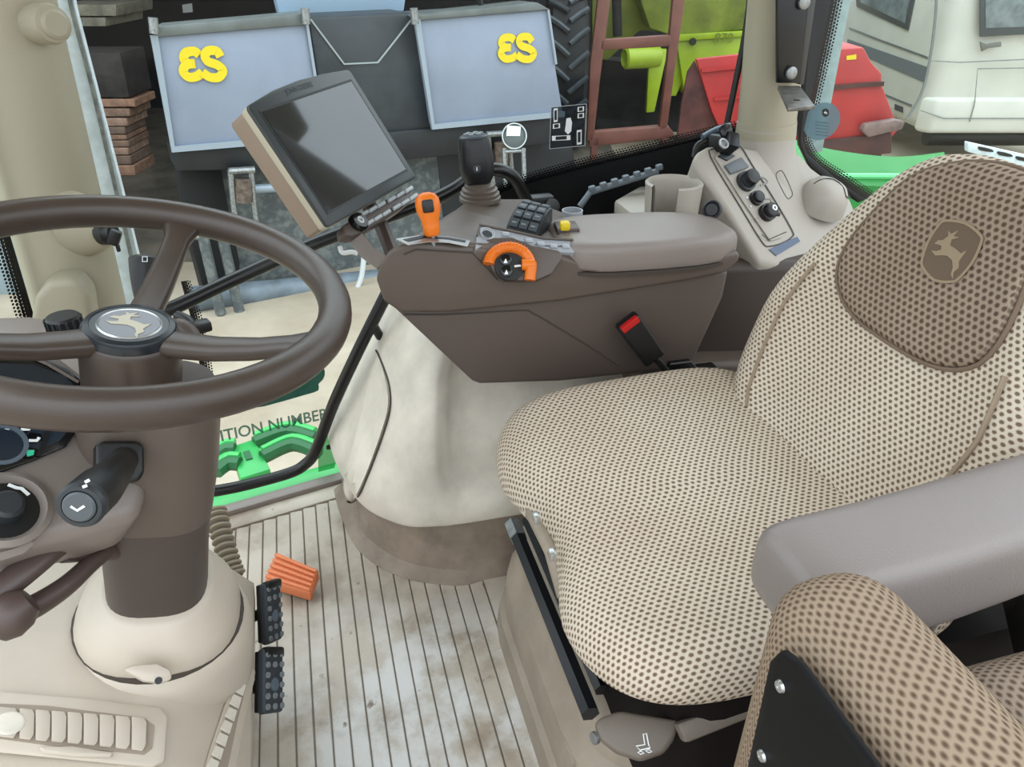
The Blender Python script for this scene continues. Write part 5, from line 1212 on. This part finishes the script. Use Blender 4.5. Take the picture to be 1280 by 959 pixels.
# round clear lamp on the drill
lo = DP([(643, 170)], .25)[0]; ln = (CAMP - lo).normalized()
lmp = thing('marker_lamp', 'round clear lamp on a pale bracket in front of the drill', 'lamp', lo - V((0, 0, .5)))
lathe('lamp_ring', [(.095, -.03), (.105, -.03), (.105, .02), (.095, .02), (.095, -.03)], lo, ln, mat('lamp_rim', (200, 206, 206), .3, .3), lmp, seg=32)
lathe('lamp_lens', [(.095, -.02), (.095, .0), (.06, .02), (0, .028)], lo, ln, glassmat('lamp_glass', (220, 225, 225), 1.0, (150, 158, 160), .3), lmp, seg=32)
prism('lamp_reflector', hits([(634, 157), (651, 158), (650, 170), (633, 170)], lo + ln * .03, ln), -ln * .004, WHITE, lmp)
for s in (0, 1): tube('lamp_leg', hits([(630 + s * 24, 185), (632 + s * 24, 240)], lo, ln), .02, STEEL, lmp, seg=8)
tube('lamp_cross', hits([(629, 190), (657, 188)], lo, ln), .015, STEEL, lmp, seg=8)

# --- timber stack at the far left
TB = [mat('timber_%d' % i, c, .8, var=.35, vscale=9) for i, c in enumerate(((166, 124, 100), (146, 114, 94), (176, 140, 118), (130, 104, 88)))]
TO = at(146, 215, z=GZ + .05)
TO = at(140, 222, t=7.2)
tw = [(124, 168, 124, 134), (126, 162, 136, 146), (130, 158, 148, 158), (133, 156, 159, 168), (134, 157, 169, 175), (136, 160, 176, 184), (137, 160, 185, 194), (139, 163, 195, 206), (142, 168, 207, 220)]
for i, (xa, xb, ya, yb) in enumerate(tw):
    pts = hits([(xa - 60, ya), (xb, ya), (xb + 2, yb), (xa - 60, yb)], TO, HD)
    tag(prism('timber_plank', pts, HD * .45, TB[i % 4], bev=.008, seg=1), 'sawn timber plank in the stack standing in the dark shed', 'plank', 'stacked timber planks')
pm = hits([(60, 66), (150, 66), (162, 122), (60, 122)], TO, HD)
bd2 = tag(prism('timber_bundle', pm, HD * .5, mat('dark_board', (52, 47, 44), .85, var=.3, vscale=10), bev=.01), 'dark boarded bundle lying on top of the timber stack', 'boards')
for i, (xa, xb, ya, yb) in enumerate(((60, 145, 6, 20), (60, 132, 22, 33))):
    tag(prism('shelf_board', hits([(xa, ya), (xb, ya), (xb, yb), (xa, yb)], TO + HD * .3, HD), HD * .8, mat('grey_board', (128, 122, 106), .8, var=.3, vscale=9), bev=.005), ['thick grey board on the shed shelf over the timber', 'thin grey board under the thick shelf board'][i], 'board')
tag(prism('paper_notice', hits([(228, 6), (240, 4), (241, 15), (229, 16)], HD * 13.595, HD), HD * -.01, WHITE), 'small white and red notice hanging in the dark shed', 'notice')

# --- tractor tyre seen tread-on
TM = mat('tyre_rubber', (26, 28, 30), .75, var=.3, vscale=6)
LM = mat('tyre_lug', (66, 74, 80), .6, var=.25, vscale=6)
ty = thing('tractor_tyre', 'large black tractor tyre with chevron lugs behind the brown frame', 'tyre', at(713, 60, t=9.0) * 1 + V((0, 0, 0)))
tcn = at(712, 60, t=9.2); tcn = V((tcn.x, tcn.y, GZ + 1.0)) + HD * .95
lathe('carcass', [(.6, -.24), (.9, -.25), (.97, -.2), (.98, 0), (.97, .2), (.9, .25), (.6, .24)], tcn, RT, TM, ty, seg=48)
for k in range(22):
    a = k / 22 * 2 * math.pi
    for s in (-1, 1):
        aa = a + (math.pi / 22 if s > 0 else 0); pts = []
        for f, da in ((.02, .0), (.5, -.10), (1.0, -.19)):
            an = aa + da; d = HD * math.cos(an) + UP * math.sin(an); pts.append(tcn + d * (1.0) + RT * (s * .24 * f))
        tube('lug', pts, .034, LM, ty, seg=6)
# --- lime green machine behind
LIME = mat('lime_paint', (150, 174, 36), .4, var=.12, vscale=2)
LIMED = mat('lime_paint_worn', (126, 140, 48), .55, var=.35, vscale=2)
LIO = at(850, 160, t=10.0)
lm_ = thing('harvest_machine', 'lime green farm machine standing behind the brown steel frame', 'machine', V((LIO.x, LIO.y, GZ)))
def LP(pts, off=0): return hits(pts, LIO + HD * off, HD)
prism('main_panel', LP([(845, 48), (1010, 30), (1010, 120), (856, 120)]), HD * .6, LIME, lm_, bev=.02)
prism('upper_hood', LP([(790, -30), (1010, -60), (1010, 30), (845, 46), (812, 36)]), HD * .9, LIMED, lm_, bev=.03)
prism('panel_ledge', LP([(840, 44), (1010, 34), (1010, 40), (845, 52)], -.05), HD * .1, LIME, lm_, bev=.01)
prism('support_leg', LP([(812, 62), (835, 62), (818, 140), (808, 141)], -.1), HD * .12, LIME, lm_, bev=.01)
prism('support_leg', LP([(846, 60), (868, 70), (845, 120), (838, 120)], .1), HD * .12, LIME, lm_, bev=.01)
prism('side_arm', LP([(740, -20), (790, -20), (830, 30), (826, 40), (800, 38), (760, 75), (740, 75)], .5), HD * .2, LIMED, lm_, bev=.02)
lathe('roller_end', [(.13, -.25), (.13, .2), (.10, .22), (.09, .1), (0, .1)], LP([(800, 72)], -.1)[0], -RT + HD * -.3, LIME, lm_, seg=24)
prism('dark_underbody', LP([(745, 74), (1010, 100), (1010, 165), (745, 165)], .7), HD * .5, mat('underbody', (40, 40, 40), .9, var=.4, vscale=3), lm_)
tube('frame_pipe', LP([(770, -20), (772, 45)], .2), .06, mat('underbody', (40, 40, 40)), lm_)
lathe('rubber_stop', [(.045, 0), (.04, .03), (0, .03)], LP([(866, 52)], -.06)[0], -HD, BLACK, lm_, seg=14)
text_obj('machine_lettering', '870', LP([(905, 48)], -.06)[0], RT, UP, .16, mat('letter_olive', (96, 112, 30), .5), lm_, ext=.004)
# --- brown steel frame
BO = at(780, 182, z=GZ)
bf = thing('steel_frame', 'brown painted rectangular steel frame standing on the yard', 'frame', V((BO.x, BO.y, GZ)))
BRN = mat('brown_primer', (124, 76, 64), .6, var=.2, vscale=4)
BO = at(780, 186, t=8.2)
def BP(pts): return hits(pts, BO, HD)
prism('post', BP([(752, -40), (768, -40), (750, 100), (742, 176), (734, 176), (738, 80)]), HD * .12, BRN, bf, bev=.01)
prism('post', BP([(845, -40), (862, -40), (842, 100), (834, 160), (824, 164), (834, 80)]), HD * .12, BRN, bf, bev=.01)
prism('rail', BP([(751, 50), (840, 44), (838, 58), (750, 63)]), HD * .10, BRN, bf, bev=.01)
prism('rail', BP([(738, 166), (836, 158), (842, 166), (842, 172), (736, 184)]), HD * .14, BRN, bf, bev=.01)
for x in (744, 832): prism('foot', [BP([(x - 4, 172)])[0], BP([(x + 4, 172)])[0], V((*BP([(x + 4, 172)])[0].xy, GZ)), V((*BP([(x - 4, 172)])[0].xy, GZ))], HD * .1, BRN, bf)
# --- red skips
REDP = mat('red_paint', (176, 46, 46), .5, var=.15, vscale=2)
REDD = mat('red_paint_dirty', (92, 50, 46), .7, var=.4, vscale=5)
RO = at(900, 160, t=7.0)
rk = thing('red_skip', 'red painted steel skip with dirty side behind the door glass', 'skip', V((RO.x, RO.y, GZ)))
prism('front_panel', hits([(870, 74), (1000, 60), (1000, 170), (905, 172), (890, 140)], RO, HD), HD * .06, REDP, rk, bev=.01)
ribbon('panel_rib', hits([(876, 88), (1000, 74)], RO - HD * .002, HD), .03, -HD, .03, REDP, rk)
ribbon('panel_rib', hits([(892, 124), (1000, 114)], RO - HD * .002, HD), .025, -HD, .02, REDP, rk)
sp0 = hits([(870, 74), (890, 140), (905, 172)], RO, HD); sp1 = [p + HD * 1.4 - RT * .25 for p in sp0]
prism('side_panel', hits([(869, 76), (892, 140), (906, 174), (846, 176), (852, 130), (860, 90)], RO + HD * .06, HD), HD * .05, REDD, rk, bev=.008)
prism('skip_body', [(p.x, p.y, GZ + .02) for p in (sp0[2] + HD * .1, sp0[2] + RT * 1.0 + HD * .1, sp0[2] + RT * 1.0 + HD * 1.3, sp0[2] + HD * 1.3)], (0, 0, .85), REDD, rk, bev=.02)
R2 = at(1080, 180, t=5.6)
ri = thing('red_implement', 'bright red tapered hopper implement in front of the caravan', 'implement', V((R2.x, R2.y, GZ)))
prism('hopper_face', hits([(1030, 62), (1080, 59), (1090, 78), (1103, 92), (1103, 106), (1120, 150), (1130, 156), (1100, 190), (1020, 195), (1030, 110)], R2, HD), HD * .7, mat('bright_red_paint', (184, 50, 50), .45, var=.12, vscale=3), ri, bev=.02)
ribbon('cross_rib', hits([(1040, 109), (1070, 106), (1103, 104)], R2 - HD * .002, HD), .03, -HD, .03, REDD, ri)
prism('yellow_plate', hits([(1058, 70), (1070, 68), (1070, 74), (1058, 75)], R2 - HD * .002, HD), -HD * .005, YEL, ri)
prism('tipping_arm', hits([(1082, 156), (1120, 150), (1132, 152), (1128, 162), (1086, 172), (1078, 164)], R2 - HD * .1, HD), HD * .08, mat('grey_red_steel', (136, 110, 106), .6, var=.3, vscale=8), ri, bev=.01)
prism('base_frame', hits([(1030, 176), (1115, 166), (1115, 192), (1025, 200)], R2 - HD * .03, HD), HD * .6, REDD, ri, bev=.01)
for x in (1050, 1090): prism('leg', [hit(x, 185, R2, HD), hit(x + 14, 185, R2, HD), V((*hit(x + 14, 185, R2, HD).xy, GZ)), V((*hit(x, 185, R2, HD).xy, GZ))], HD * .08, REDD, ri)
# --- caravan
CO = at(1146, 166, z=-.95)
cvh = HD; cvr = RT
cv = thing('caravan', 'white touring caravan with dark windows parked behind the red implement', 'caravan', V((CO.x, CO.y, GZ)))
CW = mat('caravan_white', (212, 208, 198), .4, var=.05, vscale=2)
CWR, CL, CHT = 2.3, 5.5, 2.4
bodyp = [(0, 0), (.0, CL), (CWR, CL), (CWR, 0)]
prism('body', [CO + cvr * a + cvh * b for a, b in bodyp], (0, 0, CHT), CW, cv, bev=.18, seg=5)
prism('front_bumper', [CO + cvr * (a) + cvh * (b) + UP * .0 for a, b in ((-.02, .1), (CWR, .1), (CWR, -.06), (.12, -.06))], (0, 0, .42), CW, cv, bev=.05, seg=3)
SN = cvr     # side plane normal is RT: side wall lies in plane through CO
def SPt(pts, off=0): return hits(pts, CO - cvr * (.004 + off), cvr)
def FP(pts, off=0): return hits(pts, CO - cvh * (.07 + off), cvh)
GW = mat('caravan_window', (132, 140, 142), .15, var=.3, vscale=5)
w1 = prism('side_window', SPt([(1070, -30), (1150, -30), (1136, 38), (1072, 8)]), -cvr * .02, mat('window_frame_grey', (72, 76, 78), .5), cv, bev=.005)
prism('pane', SPt([(1074, -28), (1143, -28), (1131, 29), (1076, 3)], .022), -cvr * .004, GW, w1)
prism('side_stripe', SPt([(1060, 49), (1160, 84), (1156, 103), (1090, 74), (1058, 62)]), -cvr * .008, mat('stripe_grey', (104, 110, 114), .5), cv)
ribbon('side_moulding', SPt([(1062, 35), (1100, 50), (1160, 72)]), .02, -cvr, .01, STEEL, cv)
ribbon('side_moulding', SPt([(1090, 112), (1140, 132)]), .02, -cvr, .01, STEEL, cv)
prism('side_hatch', SPt([(1119, 130), (1129, 134), (1129, 141), (1119, 137)]), -cvr * .01, mat('hatch_dark', (60, 62, 64), .5), cv)
ribbon('corner_seal', smooth_path(FP([(1172, -30), (1168, 30), (1160, 85), (1150, 120), (1132, 150)]), 4), .028, -cvh, .015, mat('seal_grey', (120, 122, 120), .5), cv)
w2 = prism('front_window', FP([(1224, -40), (1330, -40), (1330, 40), (1224, 46)]), -cvh * .02, mat('window_frame_grey', (72, 76, 78)), cv, bev=.005)
prism('pane', FP([(1231, -40), (1330, -40), (1330, 32), (1232, 35)], .022), -cvh * .004, GW, w2)
prism('grab_handle', FP([(1224, 52), (1232, 55), (1250, 52), (1250, 58), (1234, 60), (1226, 64)]), -cvh * .03, mat('handle_grey', (110, 108, 104), .5), cv, bev=.004)
ribbon('locker_line', FP([(1212, 152), (1218, 130), (1222, 86), (1330, 84)]), .012, -cvh, .006, STEEL, cv)
ribbon('locker_line', FP([(1162, 76), (1200, 78), (1330, 72)]), .012, -cvh, .006, STEEL, cv)
ribbon('bumper_line', FP([(1150, 138), (1180, 148), (1330, 148)]), .012, -cvh, .006, STEEL, cv)
tube('chassis', [CO + cvr * .4 + cvh * .5 - UP * .15, CO + cvr * 1.9 + cvh * .5 - UP * .15], .12, BLACK, cv)
for a in (.3, 2.0): lathe('caravan_wheel', [(.1, -.1), (.32, -.1), (.34, 0), (.32, .1), (.1, .1)], V((*(CO + cvr * a + cvh * 2.6).xy, GZ + .33)), cvr, RUBBER, cv, seg=24)
# --- slotted rail in front of the caravan
RLO = at(1240, 185, t=3.0)
rl = thing('slotted_rail', 'galvanised slotted steel rail beyond the backrest top', 'rail', V((RLO.x, RLO.y, GZ)))
rpp = hits([(1210, 178), (1300, 198), (1300, 216), (1210, 190)], RLO, HD)
prism('rail_web', rpp, HD * .03, GALV, rl, bev=.003)
for x, y in ((1232, 187), (1256, 193), (1279, 199)):
    prism('rail_slot', smooth_path(hits([(x - 9, y - 4), (x + 7, y - .5), (x + 9, y + 3), (x - 7, y + 1)], RLO - HD * .001, HD), 2, True), -HD * .002, BLACK, rl)
tube('rail_post', [hit(1290, 210, RLO + HD * .015, HD), V((*hit(1290, 210, RLO + HD * .015, HD).xy, GZ))], .03, GALV, rl)
# --- own tractor's green bodywork: fender and step plate
fe = thing('green_fender', 'bright green rear fender of the tractor outside the corner glass', 'fender', at(1060, 230, t=1.9))
FG = mat('fender_green', (58, 176, 86), .35)
ff_ = [at(985, 172, t=1.95), at(1040, 187, t=2.1), at(1120, 196, t=2.3), at(1180, 190, t=2.6)]
ff2 = [at(1010, 222, t=1.75), at(1060, 222, t=1.85), at(1130, 222, t=1.95), at(1190, 222, t=2.1)]
ff3 = [at(1010, 240, t=1.72), at(1060, 232, t=1.82), at(1130, 234, t=1.93), at(1190, 234, t=2.08)]
ff4 = [p - UP * .35 for p in ff3]
bm = loft_bm([smooth_path(s, 4) for s in (ff_, ff2, ff3, ff4)], closed=False); bmesh.ops.solidify(bm, geom=bm.faces[:], thickness=.01); finish(bm, 'fender_skin', FG, fe, ang=50)
tube('fender_bead', smooth_path([p + UP * .003 for p in ff2], 4), .008, mat('pale_green', (120, 224, 150), .35), fe, seg=8)
stp = thing('access_step', 'green slotted access step below the door outside the glass', 'step', at(330, 590, z=-.32))
STZ = -.25
def STP(pts): return [at(x, y, z=STZ) for x, y in pts]
prism('step_column', STP([(288, 558), (318, 548), (338, 586), (300, 598)]), (0, 0, -.10), GRN, stp, bev=.006)
prism('step_window', STP([(304, 566), (312, 564), (316, 574), (308, 576)]), (0, 0, .004), mat('dark_green', (24, 92, 48), .5), stp)
for (x0, y0), (xm, ym), (x1, y1) in (((318, 554), (360, 540), (395, 548)), ((328, 572), (366, 556), (398, 566)), ((270, 570), (282, 563), (294, 562)), ((270, 590), (284, 580), (300, 580))):
    pl_ = smooth_path(STP([(x0, y0), (xm, ym), (x1, y1)]), 5)
    tube('step_bar', pl_, .022, mat('dark_green', (24, 92, 48)), stp, seg=8)
    tube('step_bar_edge', [p + V((0, .03, .008)) for p in pl_], .013, FG, stp, seg=8)
# timber-orange thing and pale body seen through the windscreen
bl_ = at(15, 330, t=6)
sv_ = thing('pale_vehicle', 'pale grey blue bodywork seen through the windscreen', 'vehicle', V((bl_.x, bl_.y, GZ)))
prism('body_side', hits([(-260, 240), (60, 262), (64, 400), (-260, 420)], bl_, HD), HD * 1.0, mat('pale_blue_grey', (150, 166, 172), .4, var=.1, vscale=1), sv_, bev=.05)
prism('orange_marker', hits([(-6, 236), (8, 232), (12, 250), (-4, 258)], bl_ - HD * .3, HD), HD * .1, mat('orange_marker', (226, 120, 50), .5), sv_, bev=.01)
